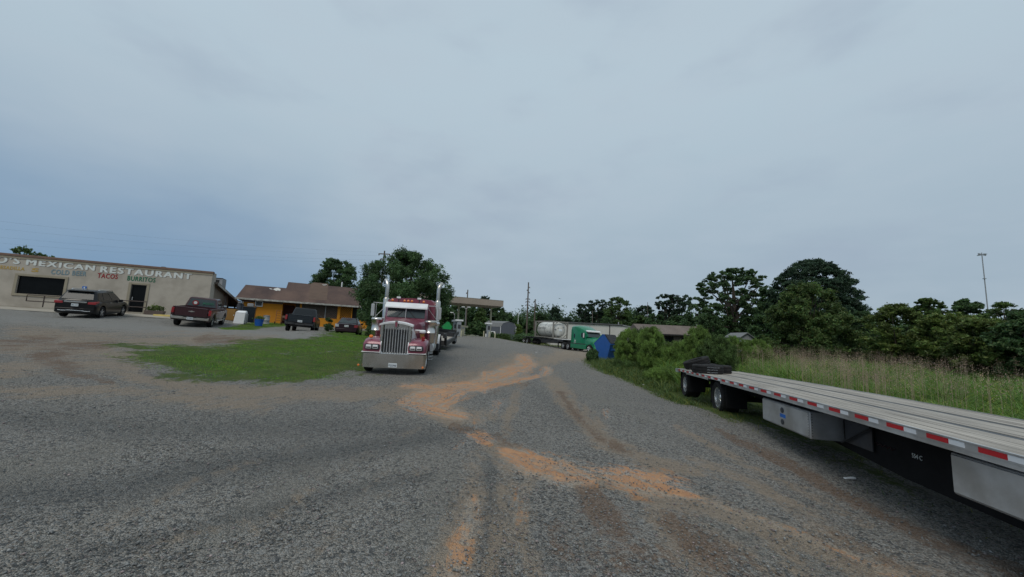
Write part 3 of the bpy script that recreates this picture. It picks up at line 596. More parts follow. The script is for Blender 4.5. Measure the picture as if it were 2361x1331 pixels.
def arch(x, xw, R_, zc, base):
    z = base
    for c in xw:
        if abs(x-c) < R_: z = max(z, zc+math.sqrt(R_*R_-(x-c)**2))
    return z
def glass_pane(a, b, c, d, m, parent, name, th=.02, out=.012, mg=.0):
    return MB().slab((a, b, c, d), th, mg, out).build(name, m, parent)
def lerp(a, b, t): return tuple(a[i]+(b[i]-a[i])*t for i in range(3))
def suv_like(root, paint, L=4.7, Wd=1.84, Hh=1.70, r=.355, wb=2.86, zs_rear=1.06, zs_front=.98, gh=((-2.15, -1.72), (1.25, .55)), belt=1.02, roofw=.70, trunk=None, hood=.93, rear_in=.04):
    """passenger car: +x forward, centre of wheelbase at x=0"""
    hw = Wd/2; xw = (-wb/2, wb/2); x0, x1 = -L/2, L/2; st = []
    xs = sorted(set([x0, x0+.06, x0+.2, x1-.2, x1-.07, x1]+[c+k*r*1.22/6 for c in xw for k in range(-6, 7)]+[x0+.2+(L-.4)*k/10 for k in range(11)]))
    for x in xs:
        e = 0
        if x < x0+.2: e = ((x0+.2-x)/.2)**2
        if x > x1-.35: e = ((x-x1+.35)/.35)**2
        w_ = hw*(1-.07*e if x < 0 else 1-.14*e)
        f = min(1, max(0, (x+L/2)/L)); zs = zs_rear+(zs_front-zs_rear)*f
        if trunk and x < trunk[0]: zs = trunk[1]
        if x > gh[1][0]-.1: zs = hood-(hood-.72)*max(0, (x-(gh[1][0]-.1))/(x1-gh[1][0]+.1))**1.8
        zs -= (.05 if x < 0 else .12)*e
        zb = arch(x, xw, r*1.2, r, .22 if abs(x) < L/2-.3 else .30+.05*e)
        st.append(body_ring(x, w_, zb, max(zs, zb+.12), .04))
    MB().loft(st).build('body', paint, root, smooth=True, angle=40)
    MB().box(x0+.35, x1-.45, -hw+.28, hw-.28, .24, .85).build('underbody', 'black_metal', root)
    # greenhouse
    (rb, rt_), (fb, ft) = gh; wb_, wt = hw*.93, hw*roofw; zr = Hh-.05
    rings = []
    for t in (0, .25, .5, .75, 1):
        z = belt-.03+(zr-belt+.03)*t; a = rb+(rt_-rb)*t**1.1; b = fb+(ft-fb)*t; w_ = wb_+(wt-wb_)*t**1.2
        rings.append([(a+.10, -w_, z), (b-.12, -w_*.97, z), (b, -w_*.72, z), (b+.03, 0, z), (b, w_*.72, z), (b-.12, w_*.97, z), (a+.10, w_, z), (a, w_*.80, z), (a-.03, 0, z), (a, -w_*.80, z)])
    rings.append([((p[0]-(rt_+ft)/2)*.93+(rt_+ft)/2, p[1]*.9, zr+.035) for p in rings[-1]])
    rings.append([((p[0]-(rt_+ft)/2)*.6+(rt_+ft)/2, p[1]*.55, Hh) for p in rings[-2]])
    MB().loft(rings).build('roof', paint, root, smooth=True, angle=45)
    R0, R3 = rings[0], rings[4]
    def at(ring_lo, ring_hi, i, t): return lerp(ring_lo[i], ring_hi[i], t)
    def face(i, j, t0, t1, name, m='glass_dark', s0=0.0, s1=1.0):
        a, b, c, d = at(R0, R3, i, t0), at(R0, R3, j, t0), at(R0, R3, j, t1), at(R0, R3, i, t1)
        a, b, c, d = lerp(a, b, s0), lerp(a, b, s1), lerp(d, c, s1), lerp(d, c, s0)
        ce = Vector(((rb+fb)/2, 0, (belt+zr)/2)); n_ = (Vector(b)-Vector(a)).cross(Vector(d)-Vector(a))
        if n_.dot(Vector(a)-ce) < 0: a, b, c, d = b, a, d, c
        glass_pane(a, b, c, d, m, root, name, .03, .02)
    for s, (i, j) in ((-1, (0, 1)), (1, (6, 5))):
        for s0, s1 in ((.03, .22), (.25, .56), (.60, .93)): face(i, j, .16, .86, 'side_window', s0=s0, s1=s1)
    face(2, 4, .10, .92, 'windshield', s0=.02, s1=.98)
    return rings, hw, x0, x1
def rear_glass(root, rb, rt_, wl, wh, zl, zh, m='glass_rear'):
    return glass_pane((rb, wl, zl), (rb, -wl, zl), (rt_, -wh, zh), (rt_, wh, zh), m, root, 'rear_window', .03, .02)
def plate(root, x, y, z, txt, face=-1, wd=.31, ht=.155):
    """licence plate on the rear (face -1) or front (+1)"""
    p = MB().box(min(x, x+face*.012), max(x, x+face*.012), y-wd/2, y+wd/2, z-ht/2, z+ht/2).build('license_plate', 'plate', root)
    T = Matrix.Translation((x+face*.014, y-face*wd*-.42*-1 if False else y+(-face)*-1*wd*.42*-1, z-ht*.26)) @ Matrix.Rotation(R(90 if face > 0 else -90), 4, 'Z')
    text(txt, p, 'lettering', 'ink', 0, 0, 0, wd*.84, ht*.5, T=T, ext=.002); return p
def mirrors(root, x, y, z, m):
    for s in (-1, 1): MB().rbox(x-.06, x+.06, min(s*y, s*(y+.2)), max(s*y, s*(y+.2)), z-.07, z+.08, .03).build('side_mirror', m, root, smooth=True)
def place(pxc, pyc, Y, a, ref, L=5., Wd=6.):
    """matrix so that local point ref (x,y) stands at the photo point"""
    p = P(pxc, pyc, Y); d = Vector((math.sin(a), math.cos(a), 0)); l = Vector((-d.y, d.x, 0)); o = p-d*ref[0]-l*ref[1]
    return frame(o.x, o.y, a, ln=L, wd=Wd)

# --- black suv
def black_suv():
    root = thing('parked_suv', 'black SUV with chrome tailgate bar parked nose-in at the restaurant railing', 'suv', place(231, 734.5, 24.4, R(-26), (-1.43-.2, -.92)))
    rg_, hw, x0, x1 = suv_like(root, 'car_black', zs_rear=1.02, hood=1.03, belt=1.04, gh=((-2.22, -1.82), (1.35, .45)))
    rear_glass(root, -2.17, -1.92, .70, .60, 1.13, 1.52)
    MB().rbox(-2.05, -1.62, -.60, .60, 1.60, 1.645, .02).build('spoiler', 'car_black', root)
    MB().rbox(x0-.02, x0+.03, -.50, .50, .92, 1.0, .01).build('trim_bar', 'chrome', root)
    for s in (-1, 1):
        MB().prism([(x0-.015, .86), (x0+.42, .95), (x0+.38, 1.05), (x0-.0, 1.00)], 'y', min(s*.54, s*.905), max(s*.54, s*.905)).build('tail_light', 'red_lens', root, bevel=.01)
        MB().tube([(-1.5, s*.60, 1.68), (-1.35, s*.60, 1.74), (.2, s*.60, 1.74), (.4, s*.59, 1.67)], .018, 6).build('roof_rail', 'chrome', root)
        MB().tube([(x0-.02, s*.30, .46), (x0-.03, s*.48, .43), (x0-.03, s*.66, .44), (x0+.02, s*.78, .50), (x0+.08, s*.86, .52)], .02, 6).build('bumper_trim', 'chrome', root)
        for xx in (-.5, .55): MB().rbox(xx-.1, xx+.1, min(s*.905, s*.945), max(s*.905, s*.945), .93, .96, .01).build('door_handle', 'chrome', root)
        for xw in (-1.43, 1.43): wheel(root, xw, s*.92, .355, .355, .23, s)
    MB().tube([(x0-.02, -.32, .46), (x0-.03, .32, .46)], .02, 6).build('bumper_trim', 'chrome', root)
    MB().rbox(x0-.03, x0+.2, -.86, .86, .30, .62, .05).build('rear_bumper', 'car_black', root, smooth=True)
    plate(root, x0-.03, 0, .79, 'BPX 4172'); mirrors(root, .75, .86, 1.08, 'car_black')
black_suv()
# --- sedan
def sedan():
    root = thing('parked_sedan', 'dark wine red sedan parked on the lawn beside the orange house', 'car', place(825, 776.5, 32.7, R(-15.5), (-1.35-.2, -.87)))
    rg_, hw, x0, x1 = suv_like(root, 'sedan_wine', L=4.55, Wd=1.74, Hh=1.44, r=.31, wb=2.7, zs_rear=.94, zs_front=.90, gh=((-1.75, -1.05), (1.05, .25)), belt=.92, trunk=(-1.45, .93), hood=.88)
    rear_glass(root, -1.66, -1.10, .66, .55, .99, 1.34, 'glass_grey')
    for s in (-1, 1):
        MB().prism([(x0-.012, .66), (x0+.30, .70), (x0+.28, .90), (x0+.0, .87)], 'y', min(s*.58, s*.86), max(s*.58, s*.86)).build('tail_light', 'red_lens' if s < 0 else 'silver_body', root, bevel=.01)
        for xw in (-1.35, 1.35): wheel(root, xw, s*.87, .31, .31, .2, s)
    MB().rbox(x0-.03, x0+.2, -.80, .80, .28, .56, .05).build('rear_bumper', 'sedan_wine', root, smooth=True)
    plate(root, x0-.012, 0, .76, '47 LK62'); mirrors(root, .55, .80, .97, 'sedan_wine')
sedan()
# --- pickups
def pickup(root, paint, L=5.75, Wd=2.0, Hh=1.88, r=.39, wb=3.64, bump='chrome_dull', glass='glass_dark', lift=0, tg='maroon'):
    hw = Wd/2; xw = (-wb/2, wb/2); x0 = -wb/2-1.12; x1 = x0+L; bz = 1.27; xs = sorted(set([x0, x0+.05, x1-.3, x1-.1, x1]+[c+k*r*1.2/6 for c in xw for k in range(-6, 7)]+[x0+L*k/10 for k in range(11)]+[-.68, -.70, 1.45]))
    st = []
    for x in xs:
        if x > x1: continue
        e = ((x-x1+.4)/.4)**2 if x > x1-.4 else 0
        zb = arch(x, xw, r*1.22, r, .42)
        zs = bz-.02 if x < 1.4 else 1.22-.12*(x-1.4)/(x1-1.4)-.1*e
        st.append((x, hw*(1-.1*e), zb, zs))
    # bed is an open box: side walls, floor; front body closed
    front = [body_ring(x, w_, zb, zs, .03) for x, w_, zb, zs in st if x >= -.70]
    MB().loft(front).build('body', paint, root, smooth=True, angle=40)
    bed = MB(); bs = [q for q in st if q[0] <= -.68]
    for s in (-1, 1):
        bed.loft([[(x, s*w_*.94, zb), (x, s*w_*.99, zb+.1), (x, s*w_, zb+(zs-zb)*.4), (x, s*w_*.985, zs-.08), (x, s*w_*.95, zs), (x, s*(w_-.12), zs), (x, s*(w_-.13), zb)] for x, w_, zb, zs in bs])
    bed.box(x0+.1, -.7, -hw+.1, hw-.1, .72, .78); bed.build('cargo_bed', paint, root, smooth=True, angle=35)
    tgm = MB(); tgm.loft([[(x0-.0+dx, y, z) for y, z in ((-hw*.80, .62), (hw*.80, .62), (hw*.82, .9), (hw*.81, bz-.02), (-hw*.81, bz-.02), (-hw*.82, .9))] for dx in (-.03, .06)]); tgm.rbox(x0-.05, x0+.05, -hw*.8, hw*.8, bz-.06, bz, .02)
    tgo = tgm.build('tailgate', paint, root, bevel=.012)
    MB().box(x0+.3, x1-.5, -hw+.33, hw-.33, .38, .95).build('underbody', 'black_metal', root)
    # cab
    rings = []; ci = (-.68, -.50, 1.75, .95); wb_, wt = hw*.92, hw*.76
    for t in (0, .3, .6, .9, 1):
        z = bz-.05+(Hh-.06-bz+.05)*t; a = ci[0]+(ci[1]-ci[0])*t; b = ci[2]+(ci[3]-ci[2])*t; w_ = wb_+(wt-wb_)*t**1.15
        rings.append([(a, -w_*.95, z), (a+.08, -w_, z), (b-.12, -w_*.96, z), (b, -w_*.7, z), (b, w_*.7, z), (b-.12, w_*.96, z), (a+.08, w_, z), (a, w_*.95, z)])
    rings.append([(p[0]*.96+.01, p[1]*.88, Hh-.01) for p in rings[-1]]); MB().loft(rings).build('cab', paint, root, smooth=True, angle=40)
    R0, R3 = rings[0], rings[4]
    def q(i, j, t0, t1, s0, s1):
        a, b, c, d = (lerp(R0[i], R3[i], t0), lerp(R0[j], R3[j], t0), lerp(R0[j], R3[j], t1), lerp(R0[i], R3[i], t1)); return lerp(a, b, s0), lerp(a, b, s1), lerp(d, c, s1), lerp(d, c, s0)
    for s, i, j in ((-1, 1, 2), (1, 6, 5)):
        for s0, s1 in ((.05, .42), (.46, .9)):
            a, b, c, d = q(i, j, .18, .86, s0, s1)
            if s > 0: a, b, c, d = b, a, d, c
            glass_pane(a, b, c, d, 'glass_dark', root, 'side_window', .03, .018)
    a, b, c, d = q(7, 0, .10, .9, .05, .95); rw = glass_pane(a, b, c, d, glass, root, 'rear_window', .03, .02)
    a, b, c, d = q(3, 4, .1, .9, .02, .98); glass_pane(a, b, c, d, 'glass_dark', root, 'windshield', .03, .02)
    for s in (-1, 1):
        MB().prism([(x0-.03, .84), (x0+.16, .84), (x0+.16, 1.18), (x0-.02, 1.18)], 'y', min(s*hw*.87, s*hw*1.003), max(s*hw*.87, s*hw*1.003)).build('tail_light', 'red_lens', root, bevel=.015)
        for k in xw: wheel(root, k, s*hw*.99, r, r, .27, s)
        MB().rbox(-.1, .15, min(s*hw*.98, s*hw*1.03), max(s*hw*.98, s*hw*1.03), 1.03, 1.07, .012).build('door_handle', 'chrome' if bump == 'chrome_dull' else paint, root)
        MB().rbox(-1.0+.1, 1.0, min(s*(hw-.05), s*(hw+.06)), max(s*(hw-.05), s*(hw+.06)), .40, .47, .02).build('running_board', 'chrome_dull' if bump == 'chrome_dull' else 'black_metal', root)
    mirrors(root, 1.0, hw*.93, 1.36, 'chrome' if bump == 'chrome_dull' else 'black_metal')
    bp = MB(); bp.rbox(x0-.16, x0+.02, -hw*.97, -.32, .50, .70, .03); bp.rbox(x0-.16, x0+.02, .32, hw*.97, .50, .70, .03); bp.rbox(x0-.12, x0+.02, -.34, .34, .50, .66, .02); bp.build('rear_bumper', bump, root, smooth=True)
    MB().rbox(x0-.165, x0-.02, -hw*.9, hw*.9, .70, .725, .01).build('bumper_step', 'black_rubber', root)
    MB().tube([(x0-.05, .0, .42), (x0-.22, 0, .44)], .035, 6).build('tow_hitch', 'black_metal', root)
    return x0, hw, rw, tgo
def maroon_pickup():
    root = thing('parked_pickup', 'dark maroon pickup with painted rear window parked beside the restaurant wall', 'pickup truck', place(487, 755.5, 25.9, R(-27), (-1.82-.25, -1.0)))
    x0, hw, rw, tg = pickup(root, 'maroon', glass='glass_grey')
    plate(root, x0-.12, 0, .585, '3B 70921')
    MB().prism([(-.16, -.02), (-.05, -.02), (-.05, -.045), (.05, -.045), (.05, -.02), (.16, -.02), (.14, .02), (.05, .02), (.05, .045), (-.05, .045), (-.05, .02), (-.14, .02)], 'x', x0-.045, x0-.032).build('emblem', 'chrome', tg).location = (0, 0, 1.02)
    # painted emblem and word on the rear window
    T = Matrix.Translation((-.72, -.02, 1.40)) @ Matrix.Rotation(R(-90), 4, 'Z') @ Matrix.Rotation(R(-17), 4, 'X')
    text('JALISCO', rw, 'window_lettering', 'paint_green', 0, 0, 0, .62, .2, T=T, ext=.003, off=.02)
    e = MB(); e.lathe([(.17, 0), (.17, -.006)], (0, 0, 0), 'x', 18); e.build('window_emblem', 'paint_red', rw).location = (-.71, .36, 1.50)
    e = MB(); e.lathe([(.10, 0), (.10, -.012)], (0, 0, 0), 'x', 14); e.build('window_emblem', 'paint_white', rw).location = (-.712, .36, 1.50)
    MB().tube([(1.6, -.9, 1.2), (1.55, -.92, 1.75)], .012, 5).build('antenna', 'black_metal', root)
maroon_pickup()
def black_pickup():
    root = thing('parked_pickup', 'blue-black pickup with dark bumper parked on the pale drive before the orange house', 'pickup truck', place(724, 767.5, 30.5, R(-22), (-1.82-.25, -1.0)))
    x0, hw, rw, tg = pickup(root, 'pickup_black', bump='black_metal', Hh=1.92)
    plate(root, x0-.06, 0.0, .80, '61 TD84')
    for z in (.88, 1.02, 1.14): MB().box(x0-.036, x0-.03, -.78, .78, z, z+.012).build('crease', 'black_metal', tg)
black_pickup()

# --- burgundy semi tractor
def semi():
    A = R(173.2); p = P(905, 850, 14.85); root = thing('semi_truck', 'burgundy semi truck with tall chrome grille, twin exhaust stacks and wide polished bumper', 'truck', frame(p.x, p.y, A, ln=6, wd=2))
    MB().loft([[(-.10, -1.19, z), (-.015, -1.10, z), (.03, -.6, z), (.045, 0, z), (.03, .6, z), (-.015, 1.10, z), (-.10, 1.19, z), (-.15, 1.19, z), (-.08, 0, z), (-.15, -1.19, z)] for z in (.24, .26, .74, .76)]).build('bumper', 'chrome_dull', root, smooth=True, angle=30)
    pl = MB().box(.046, .056, -.155, .155, .275, .425).build('license_plate', 'plate', root)
    text('P252968', pl, 'lettering', 'ink', 0, 0, 0, .27, .075, T=Matrix.Translation((.058, -.135, .305)) @ Matrix.Rotation(R(90), 4, 'Z'), ext=.002, off=.01)
    for s in (-1, 1): MB().ico((.02 if s > 0 else -.02, s*1.10 if s > 0 else -1.24, .30), .045).build('marker_light', 'amber', root, smooth=True)
    # grille
    g = MB(); top = lambda y: 1.88+.07*(1-(y/.5)**2)
    ys = [-.5+k*.1 for k in range(11)]
    g.prism([(-.46, .80)]+[(.46, .80)]+[(y*.92, top(y)-.09) for y in ys[::-1]], 'x', -.30, -.20); g.build('grille_core', 'dark_steel', root)
    fr = MB()
    for s in (-1, 1): fr.rbox(-.36, -.10, min(s*.46, s*.575), max(s*.46, s*.575), .76, 1.87, .02)
    fr.rbox(-.36, -.10, -.56, .56, .73, .80, .02); fr.build('grille_surround', 'chrome', root, smooth=True)
    cr = MB(); cr.loft([[(-.42, y, top(y)-.04), (-.07, y, top(y)-.05), (-.06, y, top(y)+.01), (-.42, y, top(y)+.03)] for y in [-.62, -.55]+ys[1:-1]+[.55, .62]]); cr.build('grille_crown', 'white_paint', root, smooth=True)
    MB().loft([[(-.205, y, 1.66), (-.195, y, 1.66), (-.195, y, top(y)-.05), (-.205, y, top(y)-.05)] for y in [-.44+.088*k for k in range(11)]]).build('upper_panel', 'chrome', root, smooth=True)
    for k in range(9):
        y = -.40+k*.1; MB().rbox(-.21, -.145, y-.013, y+.013, .80, 1.74, .008).build('grille_bar', 'aluminium', root)
    sc = MB()
    for k in range(40): sc.box(-.215, -.19, -.44, .44, .82+k*.022, .828+k*.022)
    sc.build('grille_mesh', 'dark_steel', root)
    e = MB().loft([[(x, y*k, z) for y, z in ((-.05, 1.78), (0, 1.70), (.05, 1.78), (.065, 1.90), (.045, 2.0), (-.045, 2.0), (-.065, 1.90))] for x, k in ((-.12, 1), (-.07, 1), (-.055, .8))]).build('emblem', 'chrome', root, smooth=True)
    MB().prism([(-.033, 1.79), (0, 1.74), (.033, 1.79), (.043, 1.90), (.03, 1.96), (-.03, 1.96), (-.043, 1.90)], 'x', -.056, -.046).build('emblem_shield', 'burgundy', e)
    # hood
    hs = []
    for x, w_, zt in ((-.36, .53, 1.86), (-.8, .57, 1.90), (-1.4, .66, 1.94), (-1.9, .78, 1.98), (-2.35, .90, 2.04)):
        hs.append([(x, -w_, 1.0), (x, -w_, zt-.2), (x, -w_*.93, zt-.06), (x, -w_*.6, zt+.02), (x, 0, zt+.06), (x, w_*.6, zt+.02), (x, w_*.93, zt-.06), (x, w_, zt-.2), (x, w_, 1.0)])
    MB().loft(hs).build('hood', 'burgundy', root, smooth=True, angle=50)
    for s in (-1, 1):   # pale lower hood panel beside the grille
        a = [(-.37, s*.54, .95), (-.37, s*.54, 1.83), (-.75, s*.575, 1.62), (-1.25, s*.65, 1.30), (-1.30, s*.655, .95)]
        b = [(p_[0], p_[1]+s*.02, p_[2]) for p_ in a]; MB().loft([a, b]).build('hood_panel', 'white_paint', root)
        # fender
        fs = []
        for x, zt, zb, yo in ((0.0, 1.02, .80, 1.06), (-.04, 1.16, .80, 1.12), (-.14, 1.25, .80, 1.16), (-.35, 1.30, .82, 1.18), (-.52, 1.33, .98, 1.19), (-.8, 1.34, 1.12, 1.19), (-1.1, 1.32, 1.12, 1.19), (-1.4, 1.24, 1.0, 1.19), (-1.65, 1.08, .82, 1.18), (-1.85, .88, .72, 1.17)):
            yi = .50
            fs.append([(x, s*yi, zb), (x, s*yi, zt-.02), (x, s*(yi+.25), zt), (x, s*(yo-.16), zt-.01), (x, s*(yo-.04), zt-.07), (x, s*yo, zt-.16), (x, s*yo, zb)])
        MB().loft(fs).build('fender', 'burgundy', root, smooth=True, angle=50)
        MB().rbox(-.16, .015, min(s*.50, s*1.18), max(s*.50, s*1.18), .785, .815, .012).build('fender_trim', 'white_paint', root)
        MB().prism([(-.02, .80), (.012, .80), (-.03, 1.14), (-.16, 1.27), (-.20, 1.25), (-.06, 1.12)], 'y', min(s*.485, s*.515), max(s*.485, s*.515)).build('fender_edge', 'white_paint', root)
        h = MB().rbox(-.05, .055, s*.80-.27, s*.80+.27, .90, 1.10, .04).build('headlight', 'dark_steel', root, smooth=True)
        for q in (-.12, .12):
            MB().rbox(.04, .066, s*.80+q-.095, s*.80+q+.095, .93, 1.07, .02).build('lens', 'white_lens', h, smooth=True)
            MB().rbox(.064, .07, s*.80+q-.08, s*.80+q+.08, .955, 1.00, .002).build('lens_bar', 'dark_steel', h)  # dark steel bar across each headlight lens
        if s < 0: MB().rbox(-.25, -.15, -.98, -.84, 1.30, 1.42, .03).build('marker_light', 'amber', root, smooth=True)
        else: MB().rbox(-.34, -.30, .95, 1.08, 1.28, 1.44, .015).build('marker_light', 'red_lens', root)
        # side lamp pod on the hood
        if s > 0:
            MB().rbox(-1.15, -.9, .78, 1.02, 1.52, 1.66, .04).build('turn_lamp_cap', 'white_paint', root, smooth=True)
            MB().prism([(-.80+1.60, 1.52), (.98, 1.52), (.94, 1.26), (.86, 1.26)], 'x', -1.12, -.95).build('turn_lamp', 'cardboard_brown', root)
            MB().rbox(-1.1, -.95, .56, .82, 1.60, 1.66, .02).build('lamp_arm', 'white_paint', root)
        wheel(root, -.78, s*1.16, .52, .52, .28, s, 'truck')
        # air cleaner
        MB().lathe([(.0, 0), (.19, .02), (.22, .06), (.22, .45), (.226, .455), (.226, .475), (.22, .48), (.22, .86), (.25, .90), (.25, .94), (.22, .98), (.0, 1.0)], (-1.95, s*1.10, 1.05), 'z', 24).build('air_cleaner', 'chrome_dull', root, smooth=True, angle=50)
        # exhaust
        MB().tube([(-4.05, s*1.21, .9), (-4.05, s*1.21, 1.3), (-4.05, s*1.21, 2.9), (-4.05, s*1.21, 2.96)], [.10, .135, .135, .105], 16).build('muffler', 'chrome_dull', root, smooth=True)
        MB().tube([(-4.05, s*1.21, 2.95), (-4.05, s*1.21, 3.50), (-4.07, s*1.225, 3.61), (-4.14, s*1.27, 3.72), (-4.24, s*1.34, 3.82)], [.088, .088, .088, .088, .088], 16).build('exhaust_stack', 'chrome_dull', root, smooth=True)
        # mirrors
        mr_ = MB().rbox(-2.46, -2.40, s*1.43-.075, s*1.43+.075, 2.08, 2.62, .02).build('mirror', 'aluminium', root, smooth=True)
        br = MB(); br.tube([(-2.5, s*.9, 2.66), (-2.44, s*1.43, 2.68), (-2.44, s*1.43, 2.6)], .013, 5); br.tube([(-2.5, s*.9, 2.02), (-2.44, s*1.43, 2.03), (-2.44, s*1.43, 2.1)], .013, 5); br.tube([(-2.5, s*.95, 2.5), (-2.45, s*1.33, 2.05)], .01, 5); br.tube([(-2.44, s*1.30, 2.04), (-2.44, s*1.30, 2.67)], .01, 5); br.build('bracket', 'aluminium', mr_)
        if s > 0: MB().lathe([(.0, 0), (.10, .0), (.11, .03), (.09, .06), (0, .07)], (-2.44, 1.36, 1.90), 'x', 16).build('round_mirror', 'chrome', root, smooth=True)
        # tanks, steps
        MB().lathe([(0, -.75), (.30, -.74), (.33, -.7), (.33, .7), (.30, .74), (0, .75)], (-3.75, s*.92, .78), 'x', 20).build('fuel_tank', 'aluminium', root, smooth=True)
        for k in range(4): MB().rbox(-2.9+.03*k, -2.45, min(s*.95, s*1.24), max(s*.95, s*1.24), .32+.13*k, .345+.13*k, .008).build('step', 'chrome', root)
        MB().loft([[(-3.0, s*(1.0), .30), (-3.0, s*1.04, .30), (-2.4, s*1.04, .85), (-2.4, s*1.0, .85)], [(-3.02, s*(1.0), .40), (-3.02, s*1.04, .40), (-2.6, s*1.04, .95), (-2.6, s*1.0, .95)]]).build('step_bracket', 'white_paint', root)
        for xx in (-7.25, -8.6):
            wheel(root, xx, s*1.25, .52, .52, .60, s, 'truck')
        fd = MB()
        for xc in (-7.25,):
            arc = [(xc+math.cos(t)*.62, .52+math.sin(t)*.66) for t in np.linspace(-.15, 1.75, 10)]; arc2 = [(xc+math.cos(t)*.585, .52+math.sin(t)*.625) for t in np.linspace(1.75, -.15, 10)]
            pts = arc+arc2; n_ = len(arc)
            for i in range(n_-1): fd.loft([[(arc[i][0], yy, arc[i][1]), (arc[i+1][0], yy, arc[i+1][1]), (arc2[n_-2-i][0], yy, arc2[n_-2-i][1]), (arc2[n_-1-i][0], yy, arc2[n_-1-i][1])] for yy in (s*.66, s*1.27)])
        fd.build('rear_fender', 'white_paint', root)
        MB().rbox(-6.62, -6.5, s*.96-.3, s*.96+.3, .32, .72, .02).build('mud_plate', 'dark_steel', root)
    ch = MB(); ch.box(-9.6, -.5, -.46, -.36, .72, .98); ch.box(-9.6, -.5, .36, .46, .72, .98); ch.box(-8.7, -8.5, -.9, .9, .45, .6); ch.box(-7.35, -7.15, -.9, .9, .45, .6); ch.box(-1.0, -.7, -.95, .95, .42, .55); ch.rbox(-9.0, -7.0, -.45, .45, 1.0, 1.12, .03); ch.box(-3.2, -2.0, -.8, .8, .7, 1.1); ch.build('chassis', 'black_metal', root)
    ln = MB()
    for k in range(5):
        t = [(-5.9-.05*k, .55+.05*k, 1.3), (-6.2, .75+.06*k, 1.0-.06*k), (-6.7, .85+.05*k, .75), (-7.0, .6, 1.1)]; ln.tube(t, .025, 6)
    ln.build('air_line', 'aluminium', root, smooth=True)
    # cab
    cs = []
    for z, xf, w_ in ((1.0, -2.3, .88), (1.95, -2.3, .90), (2.10, -2.32, .90), (2.55, -2.50, .88), (2.70, -2.62, .86), (2.76, -2.80, .78)):
        cs.append([(xf, -w_*.9, z), (xf-.12, -w_, z), (-3.95, -w_, z), (-3.95, w_, z), (xf-.12, w_, z), (xf, w_*.9, z), (xf+.04, 0, z)])
    MB().loft(cs).build('cab', 'burgundy', root, smooth=True, angle=40)
    for s in (-1, 1):
        a, b, c, d = (-2.27, s*.02+.0, 2.10), (-2.31, s*.80, 2.10), (-2.49, s*.80, 2.56), (-2.44, s*.02, 2.56)
        if s < 0: a, b, c, d = b, a, d, c
        glass_pane(a, b, c, d, 'glass_grey', root, 'windshield', .03, .02)
        a, b, c, d = (-2.62, s*.90, 1.98), (-3.7, s*.90, 1.98), (-3.7, s*.875, 2.52), (-2.75, s*.88, 2.52)
        if s < 0: a, b, c, d = b, a, d, c
        glass_pane(a, b, c, d, 'glass_dark', root, 'side_window', .03, .015)
        MB().tube([(-2.22, s*.08, 2.10), (-2.27, s*.35, 2.16), (-2.36, s*.12, 2.42)][::1] if False else [(-2.22, s*.42, 2.11), (-2.36, s*.09, 2.44)], .010, 5).build('wiper', 'black_metal', root)
    MB().box(-2.46, -2.24, -.015, .015, 2.08, 2.56).build('center_post', 'aluminium', root)
    vis = MB(); vis.loft([[(-2.50, y, 2.74), (-2.20-.05*abs(y), y, 2.55), (-2.19-.05*abs(y), y, 2.50), (-2.47, y, 2.62)] for y in (-.90, -.45, 0, .45, .90)]); vis.build('sun_visor', 'white_paint', root, smooth=True, angle=20)
    for y in (-.68, -.16, 0, .16, .68): MB().lathe([(0, -.09), (.05, -.08), (.06, 0), (.045, .05), (0, .07)], (-2.72, y, 2.83), 'x', 12).build('clearance_light', 'amber', root, smooth=True)
    for y in (-.42, .48):
        f = MB().rbox(-2.78, -2.68, y-.10, y+.10, 2.90, 3.02, .02).build('flood_lamp', 'black_metal', root); MB().rbox(-2.69, -2.67, y-.085, y+.085, 2.92, 3.0, .01).build('lens', 'white_lens', f); MB().box(-2.75, -2.71, y-.02, y+.02, 2.76, 2.91).build('stem', 'black_metal', f)
    sl = []
    for x, k in ((-3.93, .93), (-4.0, 1), (-5.7, 1), (-5.8, .96)):
        w_ = 1.13*k; zt = 2.90+.06*k; sl.append([(x, -w_, .95), (x, -w_, zt-.28), (x, -w_*.95, zt-.10), (x, -w_*.82, zt), (x, 0, zt+.05), (x, w_*.82, zt), (x, w_*.95, zt-.10), (x, w_, zt-.28), (x, w_, .95)])
    MB().loft(sl).build('sleeper', 'burgundy', root, smooth=True, angle=40)
    # low trailer behind it
    q = root.matrix_world.copy(); off = 9.4
    p2 = q @ Vector((-off, .2, 0)); t = thing('lowboy_trailer', 'empty black lowboy trailer with wooden deck hitched behind the burgundy truck', 'trailer', frame(p2.x, p2.y, A+R(3.1), ln=14, wd=2))
    d = MB()
    for s in (-1, 1):
        y0, y1 = (min(s*1.15, s*1.30), max(s*1.15, s*1.30))
        d.prism([(.9, .95), (0, .95), (-.5, .42), (-.5, .42), (-7.0, .42), (-8.0, .78), (-11.5, .78), (-11.5, 1.02), (-8.2, 1.02), (-7.2, .70), (-.6, .70), (.2, 1.2), (.9, 1.2)], 'y', y0, y1)
    d.box(-.55, -.45, -1.2, 1.2, .42, .72); d.box(-7.25, -7.12, -1.15, 1.15, .45, 1.0); d.box(-11.5, -11.35, -1.25, 1.25, .7, 1.02); d.box(-11.35, -8.2, -1.15, -.6, .85, 1.0); d.box(-11.35, -8.2, .6, 1.15, .85, 1.0)
    for k in range(10): d.box(-.7-k*.65, -.62-k*.65, -1.15, 1.15, .46, .62)
    d.box(.2, 2.4, -.5, .5, 1.13, 1.25)
    d.build('frame', 'black_metal', t, bevel=.01)
    MB().box(-7.1, -.56, -1.15, 1.15, .64, .69).build('deck', 'deck_boards', t)
    MB().box(-8.3, -8.15, -1.28, 1.28, 1.03, 1.22).build('ramp_stop', 'black_metal', t)
